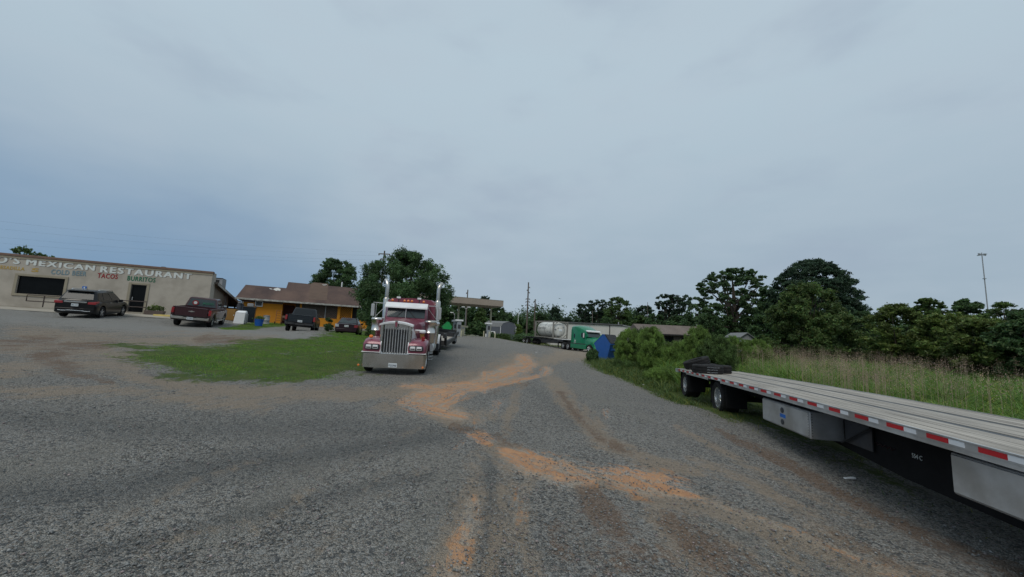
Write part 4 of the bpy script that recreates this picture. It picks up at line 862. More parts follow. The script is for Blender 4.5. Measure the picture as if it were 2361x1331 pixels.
    for s in (-1, 1):
        for xx in (-9.2, -10.4): wheel(t, xx, s*1.22, .42, .42, .26, s, 'truck')
semi()

# --- green tractor with tank container
def green_rig():
    A = R(157.3); p = P(1302, 805.6, 55); d = Vector((math.sin(A), math.cos(A), 0)); l = Vector((-d.y, d.x, 0)); o = p+l*1.25
    g = h1(o.x, o.y)
    root = thing('semi_truck', 'green sleeper semi truck with white visor parked nose towards the blue dumpster', 'truck', frame(o.x, o.y, A, ln=8, wd=2))
    b = []
    for x, zt, w_ in ((1.35, 3.28, 1.16), (1.45, 3.36, 1.20), (2.6, 3.40, 1.20), (3.3, 3.26, 1.18), (4.0, 3.02, 1.12), (4.55, 2.80, 1.05), (4.75, 2.72, 1.0)):
        b.append([(x, -w_, .95), (x, -w_, zt-.55), (x, -w_*.93, zt-.15), (x, -w_*.7, zt), (x, 0, zt+.03), (x, w_*.7, zt), (x, w_*.93, zt-.15), (x, w_, zt-.55), (x, w_, .95)])
    MB().loft(b).build('cab', 'truck_green', root, smooth=True, angle=40)
    hd = []
    for x, zt, w_ in ((4.7, 2.02, 1.06), (5.3, 1.95, 1.08), (6.0, 1.78, 1.10), (6.6, 1.55, 1.05), (6.85, 1.25, .95)):
        zb = arch(x, (5.75,), .62, .52, .62)
        hd.append([(x, -w_, zb), (x, -w_, min(zt-.25, 1.45)), (x, -w_*.8, zt-.1), (x, -w_*.4, zt), (x, 0, zt+.03), (x, w_*.4, zt), (x, w_*.8, zt-.1), (x, w_, min(zt-.25, 1.45)), (x, w_, zb)])
    MB().loft(hd).build('hood', 'truck_green', root, smooth=True, angle=40)
    MB().loft([[(x, y, z) for y, z in ((-.96*k, .95), (.96*k, .95), (.96*k, 2.02), (.88*k, 2.72), (-.88*k, 2.72), (-.96*k, 2.02))] for x, k in ((4.7, 1), (4.72, 1))]).build('front_wall', 'truck_green', root)
    glass_pane((5.28, -.98, 1.98), (5.28, .98, 1.98), (4.78, .88, 2.68), (4.78, -.88, 2.68), 'glass_grey', root, 'windshield', .06, .0)
    vs = MB(); vs.loft([[(4.70, y, 2.84), (5.08, y, 2.70), (5.08, y, 2.60), (4.75, y, 2.70)] for y in (-1.04, 0, 1.04)]); vs.build('sun_visor', 'white_paint', root)
    for s in (-1, 1):
        MB().prism([(4.7, 2.0), (5.26, 1.98), (4.75, 2.68), (4.7, 2.68)], 'y', min(s*.96, s*1.0), max(s*.96, s*1.0)).build('pillar', 'truck_green', root)
        a, b_, c, d_ = (4.55, s*1.10, 1.75), (3.85, s*1.15, 1.95), (3.85, s*1.12, 2.45), (4.45, s*1.08, 2.45)
        if s < 0: a, b_, c, d_ = b_, a, d_, c
        glass_pane(a, b_, c, d_, 'glass_dark', root, 'side_window', .05, .05)
        MB().rbox(2.1, 2.4, min(s*1.18, s*1.225), max(s*1.18, s*1.225), 1.75, 2.3, .06).build('sleeper_window', 'glass_dark', root)
        m_ = MB().rbox(4.62, 4.72, min(s*1.25, s*1.42), max(s*1.25, s*1.42), 1.85, 2.45, .03).build('mirror', 'white_paint', root); MB().tube([(4.6, s*1.0, 2.3), (4.66, s*1.3, 2.3)], .02, 5).build('bracket', 'black_metal', m_)
        MB().rbox(1.35, 5.0, min(s*.98, s*1.22), max(s*.98, s*1.22), .35, 1.0, .06).build('side_fairing', 'truck_green', root, smooth=True)
        MB().rbox(1.36, 4.9, min(s*1.0, s*1.21), max(s*1.0, s*1.21), .95, 1.06, .01).build('fairing_gap', 'black_metal', root)
        wheel(root, 5.75, s*1.20, .52, .52, .28, s, 'truck')
        for xx in (.65, -.65): wheel(root, xx, s*1.25, .52, .52, .58, s, 'truck')
        MB().lathe([(.62, -.3), (.66, -.3), (.66, .3), (.62, .3), (.62, -.3)], (0, 0, 0), 'y', 20, caps=False) if False else None
        h_ = MB().rbox(6.62, 6.80, s*.82-.18, s*.82+.18, 1.0, 1.28, .05).build('headlight', 'white_lens', root, smooth=True)
    MB().rbox(6.55, 6.98, -1.12, 1.12, .35, .78, .08).build('bumper', 'truck_green', root, smooth=True)
    MB().rbox(6.82, 6.95, -.55, .55, .85, 1.35, .03).build('grille', 'chrome', root)
    ch = MB(); ch.box(-1.5, 5.0, -.45, -.35, .75, 1.0); ch.box(-1.5, 5.0, .35, .45, .75, 1.0); ch.box(.6, .7, -.9, .9, .45, .6); ch.box(-.7, -.6, -.9, .9, .45, .6); ch.rbox(-.6, .6, -.5, .5, 1.0, 1.15, .03); ch.build('chassis', 'black_metal', root)
    text('R4I', root, 'door_lettering', 'paint_white', 0, 0, 0, .35, .3, T=Matrix.Translation((2.3, -1.21, 1.2)), ext=.004); text('US DOT', root, 'door_lettering', 'paint_white', 0, 0, 0, .45, .12, T=Matrix.Translation((2.25, -1.21, 1.03)), ext=.004)
    # chassis trailer
    t = thing('chassis_trailer', 'black skeletal trailer chassis carrying the white tank container', 'trailer', root.matrix_world.copy())
    f = MB()
    for s in (-1, 1):
        f.prism([(.9, 1.16), (-.9, 1.16), (-1.8, .72), (-8.3, .72), (-9.2, 1.05), (-14.6, 1.05), (-14.6, 1.30), (-9.0, 1.30), (-8.0, 1.32), (.9, 1.36)], 'y', min(s*.45, s*.60), max(s*.45, s*.60))
        f.box(-14.6, -9.9, min(s*.6, s*1.2), max(s*.6, s*1.2), 1.22, 1.28); f.prism([(-2.2, .72), (-7.5, .62), (-7.5, 1.2), (-2.2, 1.25)], 'y', min(s*1.0, s*1.06), max(s*1.0, s*1.06))
        f.box(-2.9, -2.75, s*.7-.06, s*.7+.06, .15, 1.1)
    for k in range(9): f.box(.6-k*1.7, .75-k*1.7, -1.15, 1.15, 1.16, 1.34)
    f.box(-12.7, -12.5, -.9, .9, .45, .6); f.box(-14.0, -13.8, -.9, .9, .45, .6); f.build('frame', 'black_metal', t)
    MB().box(-3.4, -.6, -1.2, 1.2, 1.34, 1.40).build('front_plate', 'white_paint', t)
    for s in (-1, 1):
        for xx in (-12.6, -13.9): wheel(t, xx, s*1.25, .52, .52, .58, s, 'truck')
        MB().rbox(-2.4, -.9, s*.9-.25, s*.9+.25, 1.02, 1.30, .02).build('tool_tray', 'dark_steel', t)
    # tank container
    c = thing('tank_container', 'white cylindrical tank in a grey steel frame on the black trailer chassis', 'tank container', root.matrix_world.copy())
    x0, x1, z0, z1, w_ = -9.7, -3.6, 1.42, 3.98, 1.2
    f = MB(); e = .09
    for xx in (x0, x1-2*e):
        for s in (-1, 1): f.box(xx, xx+2*e, s*w_-e, s*w_+e, z0, z1)
        f.box(xx, xx+2*e, -w_+e, w_-e, z0, z0+2*e); f.box(xx, xx+2*e, -w_+e, w_-e, z1-2*e, z1)
        for s in (-1, 1):
            for (ya, za, yb, zb) in ((s*w_, z1-.75, s*(w_-.75), z1-.05), (s*w_, z0+.75, s*(w_-.75), z0+.05)): f.tube([(xx+e, ya, za), (xx+e, yb, zb)], .07, 4)
    for s in (-1, 1): f.box(x0+2*e, x1-2*e, s*w_-.05, s*w_+.05, z0, z0+.14); f.box(x0+2*e, x1-2*e, s*w_-.05, s*w_+.05, z1-.12, z1)
    f.build('frame', 'frame_grey', c)
    rr = 1.13; zc = (z0+z1)/2; tk = MB().lathe([(0, x0+.12), (rr*.45, x0+.16), (rr*.8, x0+.30), (rr*.96, x0+.50), (rr, x0+.75), (rr, x1-.75), (rr*.96, x1-.5), (rr*.8, x1-.30), (rr*.45, x1-.16), (0, x1-.12)], (0, 0, zc), 'x', 36).build('tank', 'tank_white', c, smooth=True)
    bands = MB()
    for xx in (-8.5, -6.65, -4.8): bands.lathe([(rr+.002, xx-.04), (rr+.012, xx-.04), (rr+.012, xx+.04), (rr+.002, xx+.04)], (0, 0, zc), 'x', 36, caps=False)
    bands.build('band', 'grey_metal', tk)
    def curved(s_, xx, zz, wd, ht, m='ink'):
        o_ = text(s_, tk, 'lettering', m, 0, 0, 0, wd, ht, T=Matrix.Translation((xx, 0, zz)), ext=.004)
        for v in o_.data.vertices:
            dz = v.co.z-zc; y = math.sqrt(max(.01, rr*rr-dz*dz)); v.co.y = -y-.014+v.co.y*.3
    curved('Eterifor', -9.0, zc-.02, 2.9, .42, 'dark_steel'); curved('44', -5.6, zc+.4, .35, .16); curved('66', -5.2, zc-.5, .4, .18); curved('UN 1993', -5.9, zc-.35, .5, .1)
    dm = MB()
    for y, z, s_ in ((-.75, zc+.05, .13), (-.35, zc+.25, .12), (.55, zc+.45, .16), (-.1, zc-.05, .0)):
        if s_: dm.prism([(y-s_, z), (y, z-s_), (y+s_, z), (y, z+s_)], 'x', x1-.5, x1-.12)
    dm.build('placard', 'grey_metal', tk)
    MB().rbox(x1-.3, x1-.1, -.2, .35, zc-.2, zc+.1, .03).build('sign_plate', 'plate', tk)
green_rig()

# --- step deck trailer at the right
def stepdeck():
    A = R(9.8); a0 = Vector((near_line(10), 10, 0)); d = TR_D; l = Vector((-d.y, d.x, 0))
    Mx = Matrix(((d.x, l.x, 0, a0.x), (d.y, l.y, 0, a0.y), (0, 0, 1, .22), (0, 0, 0, 1)))
    root = thing('flatbed_trailer', 'long step deck flatbed trailer with wooden boards and red and white tape along its edge', 'trailer', Mx)
    zt = lambda x: 1.085-.0062*x-.0009*x*x; WD = 2.50
    xs = [-9.6+k*.82 for k in range(21)]; x1 = xs[-1]
    # boards
    nb = 18; bw = (WD-.10)/nb
    def strip(y0, y1, th, top=0.0):
        m = MB(); m.loft([[(x, y0, zt(x)-th+top), (x, y1, zt(x)-th+top), (x, y1, zt(x)+top), (x, y0, zt(x)+top)] for x in xs]); return m
    dk = MB()
    for k in range(nb):
        if k in (6, 12): continue
        y = -.05-k*bw; s = strip(y-bw+.006, y-.006, .035, random.uniform(-.002, .002)); dk.v, o0 = dk.v+s.v, len(dk.v); dk.f += [[i+o0 for i in f] for f in s.f]; dk.mi += s.mi
    dk.build('deck', 'deck_boards', root)
    for k in (6, 12): strip(-.05-(k+1)*bw+.004, -.05-k*bw-.004, .03, -.008).build('nailing_strip', 'dark_steel', root)
    MB().loft([[(x, y, zt(x)-.04+dz) for y, dz in ((-.06, -.02), (-WD+.06, -.02), (-WD+.06, 0), (-.06, 0))] for x in xs]).build('deck_pan', 'black_metal', root)
    wx = (2.1, 5.75)
    for s, y0, y1 in ((1, -.055, .0), (-1, -WD, -WD+.055)):
        m = MB(); m.loft([[(x, y0, zt(x)-.085), (x, y1, zt(x)-.085), (x, y1, zt(x)+.004), (x, y0, zt(x)+.004)] for x in xs])
        m.loft([[(x, y1-s*.012, zt(x)+.0), (x, y1+s*.01, zt(x)+.0), (x, y1+s*.01, zt(x)+.012), (x, y1-s*.012, zt(x)+.012)] for x in xs])
        # lower flange with cut-outs over the wheels
        segs = [(-9.6, wx[0]-.62), (wx[0]+.62, wx[1]-.62), (wx[1]+.62, x1)]
        for a, b in segs:
            n_ = max(2, int((b-a)/.8)); rs = []
            for k in range(n_+1):
                x = a+(b-a)*k/n_; dp = .135
                rs.append([(x, y0+.01, zt(x)-dp), (x, y1-s*.0-.004*s, zt(x)-dp), (x, y1-s*.004, zt(x)-.085), (x, y0+.01, zt(x)-.085)])
            m.loft(rs)
            for e_, sg in ((a, -1), (b, 1)):
                if abs(e_+9.6) < .1 or abs(e_-x1) < .1: continue
                z = zt(e_); m.prism([(e_, z-.085), (e_, z-.135), (e_+sg*.03, z-.15), (e_+sg*.10, z-.085)], 'y', y0+.005, y1+.004)
        m.build('side_rail', 'aluminium', root)
        for a in wx: 
            pass
    xr = -9.25; k = 0
    while xr < x1-.5:
        for a, b, mm, nm in ((xr, xr+.28, 'tape_red', 'red_tape'), (xr-.185, xr-.004, 'tape_white', 'white_tape')):
            MB().loft([[(x, -.001, zt(x)-.066), (x, .004, zt(x)-.066), (x, .004, zt(x)-.012), (x, -.001, zt(x)-.012)] for x in (a, b)]).build(nm, mm, root)
        xr += .612; k += 1
    # rear end rail
    MB().loft([[(x1, y, zt(x1)-.14), (x1+.05, y, zt(x1)-.14), (x1+.05, y, zt(x1)+.003), (x1, y, zt(x1)+.003)] for y in (0, -WD)]).build('rear_rail', 'aluminium', root)
    bm_ = MB()
    for y in (-.72, -1.72):
        bm_.loft([[(x, y-.07, z0), (x, y+.07, z0), (x, y+.07, zt(x)-.06), (x, y-.07, zt(x)-.06)] for x, z0 in ((-9.6, .12), (-4, .20), (-1.2, .42), (.6, .68), (6.6, .74))])
    for x in xs[1:-1]: bm_.box(x-.04, x+.04, -WD+.1, -.1, zt(x)-.17, zt(x)-.06)
    bm_.build('main_beam', 'under_shade_black', root)  # beams drawn deeper and near-black to paint in the dark underside
    for w_ in wx:
        sus = MB()
        sus.box(w_-.07, w_+.07, -WD+.3, -.3, .40, .54); sus.rbox(w_-.45, w_+.45, -.85, -.62, .50, .80, .04); sus.rbox(w_-.45, w_+.45, -WD+.62, -WD+.85, .50, .80, .04); sus.box(w_+.50, w_+.52, -.62, -.06, .25, .95); sus.box(w_+.50, w_+.52, -WD+.06, -WD+.62, .25, .95)
        sus.box(w_-.75, w_-.73, -.62, -.08, .28, .86)
        sus.build('suspension', 'under_shade_black', root)
    for w_ in wx:
        wheel(root, w_, -.05, .47, .49, .52, 1, 'truck'); wheel(root, w_, -WD+.05, .47, .49, .52, -1, 'truck')
    lg = MB()
    for y in (-.55, -1.95): lg.box(-6.55, -6.40, y-.07, y+.07, .02, 1.0); lg.box(-6.62, -6.33, y-.14, y+.14, .0, .04)
    lg.tube([(-6.3, -.55, .2), (-5.6, -.75, .8)], .03, 5); lg.build('landing_leg', 'black_metal', root)
    # boxes
    def tbox(xa, xb, za, zb, dep, nm):
        b_ = MB().rbox(xa, xb, -.09-dep, -.09, za, zb, .012).build('tool_box', 'aluminium', root)
        MB().rbox(xa+.02, xb-.02, -.092, -.072, za+.02, zb-.02, .008).build('lid', 'aluminium', b_)
        rv = MB()
        for k_ in range(9): z = za+.05+(zb-za-.1)*k_/8; rv.box(xa-.004, xa+.001, -.13, -.115, z, z+.012); rv.box(xa+.022, xa+.034, -.073, -.069, z, z+.012)
        rv.build('rivets', 'dark_steel', b_); return b_
    b1 = tbox(-2.72, -.88, .40, .88, .55, 'a')
    # latch and stickers
    lt = MB(); 
    for z in (.52, .75): lt.lathe([(.055, .0), (.055, .02), (.035, .025), (0, .02)], (-1.78, -.078, z), 'y', 14)
    lt.build('latch', 'dark_steel', b1); MB().box(-1.90, -1.68, -.073, -.069, .605, .675).build('sticker', 'sign_blue', b1)
    MB().tube([(-3.5, -.55, .80), (-2.78, -.55, .40)], .018, 5).build('brace', 'black_metal', root); MB().box(-3.45, -2.80, -.62, -.60, .42, .9).build('box_bracket', 'dark_steel', root)
    b2 = tbox(-8.9, -5.47, .47, .92, .5, 'b'); MB().box(-6.6, -5.9, -.46, -.41, .1, .465).build('mud_flap', 'black_rubber', root)
    T = Matrix.Translation((-4.15, -.645, .54)) @ Matrix.Rotation(R(180), 4, 'Z'); text('554 C', root, 'lettering', 'paint_white', 0, 0, 0, .17, .06, T=T, ext=.003)
    sc = MB(); pts = [(-3.05-.02*i*1.6, -.643, .56+.022*math.sin(i*2.1)-.0*i) for i in range(26)]; sc.tube(pts, .006, 4); sc.tube([(-3.02, -.643, .66), (-3.06, -.643, .52)], .008, 4); sc.build('script_marking', 'maroon', root)
    # tyres lying on the deck
    def tyre(px, py, Y, zoff, rx, ry, label, r=.50):
        p_ = P(px, py, Y); loc = Mx.inverted() @ Vector((p_.x, p_.y, 0)); zz = .22+zt(loc.x)+zoff
        o_ = MB().lathe([(r*.58, -.11), (r*.72, -.14), (r*.92, -.14), (r*.99, -.11), (r, -.07), (r*.97, -.06), (r*.97, -.045), (r, -.035), (r, .035), (r*.97, .045), (r*.97, .06), (r, .07), (r*.99, .11), (r*.92, .14), (r*.72, .14), (r*.58, .11), (r*.57, 0), (r*.58, -.11)], (0, 0, 0), 'z', 36, caps=False).build('loose_tyre', 'black_rubber', None, smooth=True, angle=30)
        o_.matrix_world = Matrix.Translation((p_.x, p_.y, zz)) @ Matrix.Rotation(R(rx), 4, 'X') @ Matrix.Rotation(R(ry), 4, 'Y')
        return tag(o_, label, 'tyre', 'tyres lying on the flatbed deck')
    t1 = tyre(1631, 850, 13.9, .142, 0, 0, 'black truck tyre lying flat with yellow crayon writing, nearest on the flatbed')
    a = .505
    for i, (s_, z, w_) in enumerate((('TTYA0141', .085, .42), ('ALLPOSI', .01, .34), ('ALLPOSI', -.08, .34))):
        ang0 = -2.05
        o_ = text(s_, t1, 'lettering', 'pump_grey', 0, 0, 0, w_, .032, T=Matrix.Identity(4), ext=.001)
        for v in o_.data.vertices: an = ang0+v.co.x/a; rr_ = a+.001-v.co.y; zz = v.co.z+z-.02; v.co = (math.cos(an)*rr_, math.sin(an)*rr_, zz)
    tyre(1652, 852, 14.6, .142, 0, 0, 'black truck tyre lying flat behind the one with writing, on the far side')
    tyre(1606, 842, 15.9, .30, -4, -19, 'black truck tyre leaning tilted at the tail of the flatbed')
    tyre(1622, 846, 16.1, .142, 0, 0, 'black truck tyre lying flat under the tilted one at the trailer tail')
stepdeck()
# ------------------------------------------------------------------ buildings
def onface(Mx, px, py, y=0.0):
    d = ray(px, py); Mi = Mx.inverted(); o = Mi @ CAM; q = Mi.to_3x3() @ d; t = (y-o.y)/q.y; return o+q*t
def facade(px, py, Y, yaw, z=None):
    p = P(px, py, Y); c, s = math.cos(yaw), math.sin(yaw)
    return Matrix(((c, -s, 0, p.x), (s, c, 0, p.y), (0, 0, 1, p.z if z is None else z), (0, 0, 0, 1)))
def restaurant():
    Mx = facade(476, 733, 32, R(24.5)); root = thing('restaurant_building', 'low tan stucco Mexican restaurant with painted lettering and flat roof', 'building', Mx)
    F_ = lambda px, py: onface(Mx, px, py)
    Hw = F_(476, 627).z; L0 = -24
    wp0, wp1 = F_(41, 636), F_(149, 684); wx0, wx1, wz0, wz1 = F_(40, 650).x, F_(148, 660).x, F_(90, 679.5).z, F_(95, 639.5).z
    dx0, dx1, dz1 = F_(298, 690).x, F_(334, 690).x, F_(320, 657).z; dz0 = F_(316, 720).z
    m = MB(); t = .25
    m.box(L0, wx0, 0, t, -.6, Hw); m.box(wx0, wx1, 0, t, -.6, wz0); m.box(wx0, wx1, 0, t, wz1, Hw); m.box(wx1, dx0, 0, t, -.6, Hw); m.box(dx0, dx1, 0, t, dz1, Hw); m.box(dx0, dx1, 0, t, -.6, dz0); m.box(dx1, 0, 0, t, -.6, Hw)
    m.box(-.25, -.001, t, 1.2, -.6, Hw); m.box(L0, L0+.25, t, 14, -.6, Hw)
    m.build('front_wall', 'stucco', root)
    MB().rbox(L0-.05, .06, -.07, .35, Hw-.12, Hw+.06, .02).build('parapet_cap', 'trim_brown', root)
    MB().box(L0-.03, .03, -.035, -.002, Hw-.26, Hw-.12).build('parapet_trim', 'stucco_trim', root)
    MB().box(L0, dx0-.2, -.03, -.002, -.3, .12).build('base_trim', 'trim_brown', root); MB().box(dx1+.25, -.3, -.03, -.002, -.3, .03).build('base_trim', 'trim_brown', root)
    w = MB().box(wx0, wx1, .12, .14, wz0, wz1).build('window', 'window_black', root)
    fr = MB(); q = .16
    fr.box(wx0-q, wx1+q, -.05, -.002, wz1, wz1+q); fr.box(wx0-q, wx1+q, -.06, -.002, wz0-q, wz0); fr.box(wx0-q, wx0, -.05, -.002, wz0, wz1); fr.box(wx1, wx1+q, -.05, -.002, wz0, wz1); fr.build('frame', 'stucco_trim', w, bevel=.01)
    d = MB().box(dx0+.06, dx1-.06, .12, .16, dz0, dz1-.06).build('door', 'window_black', root)
    fr = MB(); fr.box(dx0, dx0+.06, .06, .18, dz0, dz1); fr.box(dx1-.06, dx1, .06, .18, dz0, dz1); fr.box(dx0+.06, dx1-.06, .06, .18, dz1-.06, dz1); fr.build('frame', 'black_metal', d)
    fr = MB(); fr.box(dx0-.17, dx0, -.04, -.002, dz0, dz1+.15); fr.box(dx1, dx1+.17, -.04, -.002, dz0, dz1+.15); fr.box(dx0, dx1, -.04, -.002, dz1, dz1+.15); fr.build('casing', 'stucco_trim', d, bevel=.01)
    MB().rbox(dx0+.12, dx0+.16, .05, .10, dz0+.9, dz0+1.15, .01).build('handle', 'aluminium', d)
    # body behind the front wall: shed-roofed wing
    zr = F_(476, 648).z; Dp = 14
    sp = Mx
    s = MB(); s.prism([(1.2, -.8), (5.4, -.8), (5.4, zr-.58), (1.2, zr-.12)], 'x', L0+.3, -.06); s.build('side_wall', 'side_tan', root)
    s = MB(); s.prism([(5.4, -.8), (6.6, -.8), (6.6, zr-.75), (5.4, zr-.6)], 'x', -3, -.05); s.build('white_panel', 'grey_metal', root)
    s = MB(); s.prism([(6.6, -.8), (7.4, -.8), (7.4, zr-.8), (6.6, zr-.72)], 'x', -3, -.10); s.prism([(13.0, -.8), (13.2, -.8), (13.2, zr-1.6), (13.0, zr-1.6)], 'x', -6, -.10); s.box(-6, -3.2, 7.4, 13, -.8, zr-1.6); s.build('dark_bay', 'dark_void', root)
    s = MB(); s.prism([(.9, zr-.10), (13.4, zr-1.5), (13.4, zr-1.38), (.9, zr+.05)], 'x', L0+.3, .25); s.build('roof', 'shingle_far', root)
    s = MB(); s.prism([(.9, zr-.22), (13.4, zr-1.62), (13.4, zr-1.44), (.9, zr-.04)], 'x', .255, .30); s.build('fascia', 'fascia_white', root)
    po = MB()
    for y in (8.8, 10.8, 12.9): po.box(.08, .2, y, y+.12, -.6, zr-.2-.112*y)
    po.build('porch_post', 'dark_void', root)
    # lettering
    def word(s_, x0, x1, ya0, yb0, m_, nm='lettering', off=.02, outline=None, ext=.006, y=-.004, sp=1.12, bold=.0):
        """x0..x1 px range; ya, yb = top and bottom px at x0"""
        a = F_(x0, yb0[0]); b = F_(x1, yb0[1]); c = F_(x0, ya0[0]); d_ = F_(x1, ya0[1]); ht = ((c.z-a.z)+(d_.z-b.z))/2; sl = (b.z-a.z)/(b.x-a.x)
        T = Matrix.Translation((a.x, y, a.z)); T = T @ Matrix(((1, 0, 0, 0), (0, 1, 0, 0), (sl, 0, 1, 0), (0, 0, 0, 1)))
        if outline:
            T2 = Matrix.Translation((0.03, .002, -.03)) @ T; text(s_, root, nm, outline, 0, 0, 0, b.x-a.x+.02, ht, T=T2, ext=.003, off=.0, sp=sp, bold=bold+.02)
        o = text(s_, root, nm, m_, 0, 0, 0, b.x-a.x, ht, T=T, ext=ext, off=off, sp=sp, bold=bold); return o
    word("O'S", -12, 45, (589.5, 592), (606, 610), 'paint_white', outline='paint_outline', off=.0, sp=1.22, bold=.045)
    word('MEXICAN', 59, 218, (597, 611.5), (611, 625), 'paint_white', outline='paint_outline', off=.0, sp=1.22, bold=.045)
    word('RESTAURANT', 230, 441.5, (612.5, 631), (628, 645), 'paint_white', outline='paint_outline', off=.0, sp=1.22, bold=.045)
    word('COLD BEER', 117, 199, (620.5, 626.5), (632.5, 637.5), 'paint_blue_dark', off=.03); word('COLD BEER', 118.2, 198, (621.5, 627.5), (631.5, 636.5), 'paint_blue', off=.0, y=-.011)
    word('TACOS', 224, 271, (629.5, 633), (641, 644), 'paint_red', off=.0, bold=.035)
    word('BURRITOS', 293, 358, (636, 641), (647, 652), 'paint_green', off=.0, bold=.035)
    word('QUESADILLA', -20, 56, (611, 616), (620, 626), 'paint_yellow', off=.03); word('S', 72, 89, (618, 619), (627, 628), 'paint_yellow', off=.03)
    # roof-top things
    zf = Hw
    def R_(px, py, depth): return onface(Mx, px, py, depth)
    a = R_(488, 664, 4.5); b = R_(514, 643, 4.5)
    zroof = zr-.1-.112*4.0
    ac = thing('rooftop_air_conditioner', 'grey boxy air conditioner on the sloping restaurant roof', 'air conditioner', Mx @ Matrix.Translation((a.x, 4.5, zr-.55)))
    wdt = b.x-a.x; MB().rbox(0, wdt, 0, 1.4, 0, b.z-zr+.55, .03).build('casing', 'grey_metal', ac); MB().box(.12, wdt*.68, -.012, -.002, .22, b.z-zr+.42).build('coil_grille', 'dark_void', ac); MB().rbox(-.04, wdt*1.0, -.05, 1.42, b.z-zr+.552, b.z-zr+.60, .01).build('top_cover', 'dark_steel', ac)
    a = R_(476, 650, 1.6); b = R_(490, 634, 1.6)
    dv = thing('roof_vent_box', 'small white vent housing behind the restaurant parapet corner', 'vent', Mx @ Matrix.Translation((a.x+.02, 1.5, zr-.14))); wdt = b.x-a.x
    MB().rbox(0, wdt*.85, 0, .8, 0, b.z-zr+.1, .04).build('housing', 'white_wall', dv); MB().lathe([(.2, 0), (.2, .14), (.26, .15), (.26, .2), (0, .24)], (wdt*.4, .4, b.z-zr+.1), 'z', 12).build('cap', 'white_paint', dv); MB().tube([(wdt*.85, .3, .1), (wdt*1.05, .3, .25), (wdt*.9, .3, .5)], .04, 6).build('pipe', 'grey_metal', dv)
    for i, (px, dd) in enumerate(((322, 1.5), (376, 1.0), (396, 1.0))):
        q = R_(px, 618, dd); o = MB().rbox(q.x-.15, q.x+.15, dd, dd+.2, Hw-.02, Hw+(.12, .22, .10)[i], .03).build('roof_vent', 'dark_steel', None); o.matrix_world = Mx.copy(); tag(o, ('small dark vent on the parapet above the painted T', 'thin dark vent stub on the parapet right of the door', 'low dark vent on the parapet nearest the corner')[i], 'vent', 'vents along the restaurant parapet')
    # accessible parking sign
    a, b = F_(188.5, 671), F_(200.5, 661.5); sg = MB().box(a.x, b.x, -.03, -.006, a.z, b.z+.02).build('parking_sign', 'sign_blue', None); sg.matrix_world = Mx.copy(); tag(sg, 'blue accessible parking sign with white wheelchair symbol on the restaurant wall', 'sign')
    cx = (a.x+b.x)/2; cz = (a.z+b.z)/2; s = MB(); s.lathe([(.04, 0), (.04, -.006)], (cx, -.031, cz+.10), 'y', 10)
    s.box(cx-.025, cx+.025, -.037, -.031, cz-.02, cz+.06); s.box(cx, cx+.09, -.037, -.031, cz-.05, cz-.02); s.box(cx+.07, cx+.10, -.037, -.031, cz-.12, cz-.05)
    for k in range(12):
        an = math.pi*(.55+k*.115); an2 = math.pi*(.55+(k+1)*.115); s.prism([(cx-.01+math.cos(an)*.10, cz-.06+math.sin(an)*.10), (cx-.01+math.cos(an2)*.10, cz-.06+math.sin(an2)*.10), (cx-.01+math.cos(an2)*.075, cz-.06+math.sin(an2)*.075), (cx-.01+math.cos(an)*.075, cz-.06+math.sin(an)*.075)], 'y', -.037, -.031)
    s.build('symbol', 'paint_white', sg)
    # apron
    xs = np.linspace(L0, 1.0, 60); ys = np.linspace(-3.6, .0, 8); mm = MB(); V = []
    for x in xs:
        for y in ys:
            p = Mx @ Vector((x, y, 0)); V.append((p.x, p.y, h1(p.x, p.y)+.05-.03*(y < -3.5)+(.10 if y > -1.0 else 0)*0))
    nn = len(ys); mm.add(V, [(i*nn+j, i*nn+j+1, (i+1)*nn+j+1, (i+1)*nn+j) for i in range(len(xs)-1) for j in range(nn-1)])
    tag(mm.build('pavement', 'concrete', None, smooth=True), 'concrete apron along the restaurant front', 'pavement', kind='structure')
    # raised walk slab at the door
    hz = lambda x, y: (lambda p: h1(p.x, p.y)-Mx.translation.z)(Mx @ Vector((x, y, 0)))
    o = MB().box(dx0-6.6, dx1+.5, -1.35, -.035, -.7, dz0-.02).build('walkway_slab', 'concrete', None); o.matrix_world = Mx.copy(); tag(o, 'low raised concrete walkway under the restaurant door and railing', 'pavement', kind='structure')
    # railing
    rx0, rx1 = onface(Mx, 61, 690, -1.3).x, onface(Mx, 338, 700, -1.3).x; zt_ = onface(Mx, 90, 684, -1.3).z; zt2 = onface(Mx, 338, 694, -1.3).z; zt_ = (zt_+zt2)/2; 
    rl = MB(); y = -1.3; rr = .034; zm = zt_-.42
    rl.tube([(rx0, y, zm), (rx0, y, zt_), (rx1, y, zt_), (rx1, y, zt_-1.0)], rr, 8); rl.tube([(rx0, y, zm), (rx1, y, zm)], rr, 8); k = 0
    xx = rx0+.85
    while xx < rx1-.3: rl.tube([(xx, y, zt_-.03), (xx, y, zt_-1.05)], rr, 8); xx += 1.9
    o = rl.build('handrail', 'rail_brown', None, smooth=True); o.matrix_world = Mx.copy(); tag(o, 'brown tubular handrail along the restaurant walkway', 'railing')
    # planter
    a = onface(Mx, 341, 732, -1.7); pl = thing('door_planter', 'grey trough planter of scrubby grasses beside the restaurant door', 'planter', Mx @ Matrix.Translation((a.x-.3, -1.7, hz(a.x, -1.7)+.03)))
    MB().loft([[(x, y, z) for x, y in ((k, k*.6), (1.15-k, k*.6), (1.15-k, .5-k*.6), (k, .5-k*.6))] for z, k in ((0, .08), (.30, 0), (.34, 0))]).build('trough', 'pot', pl)
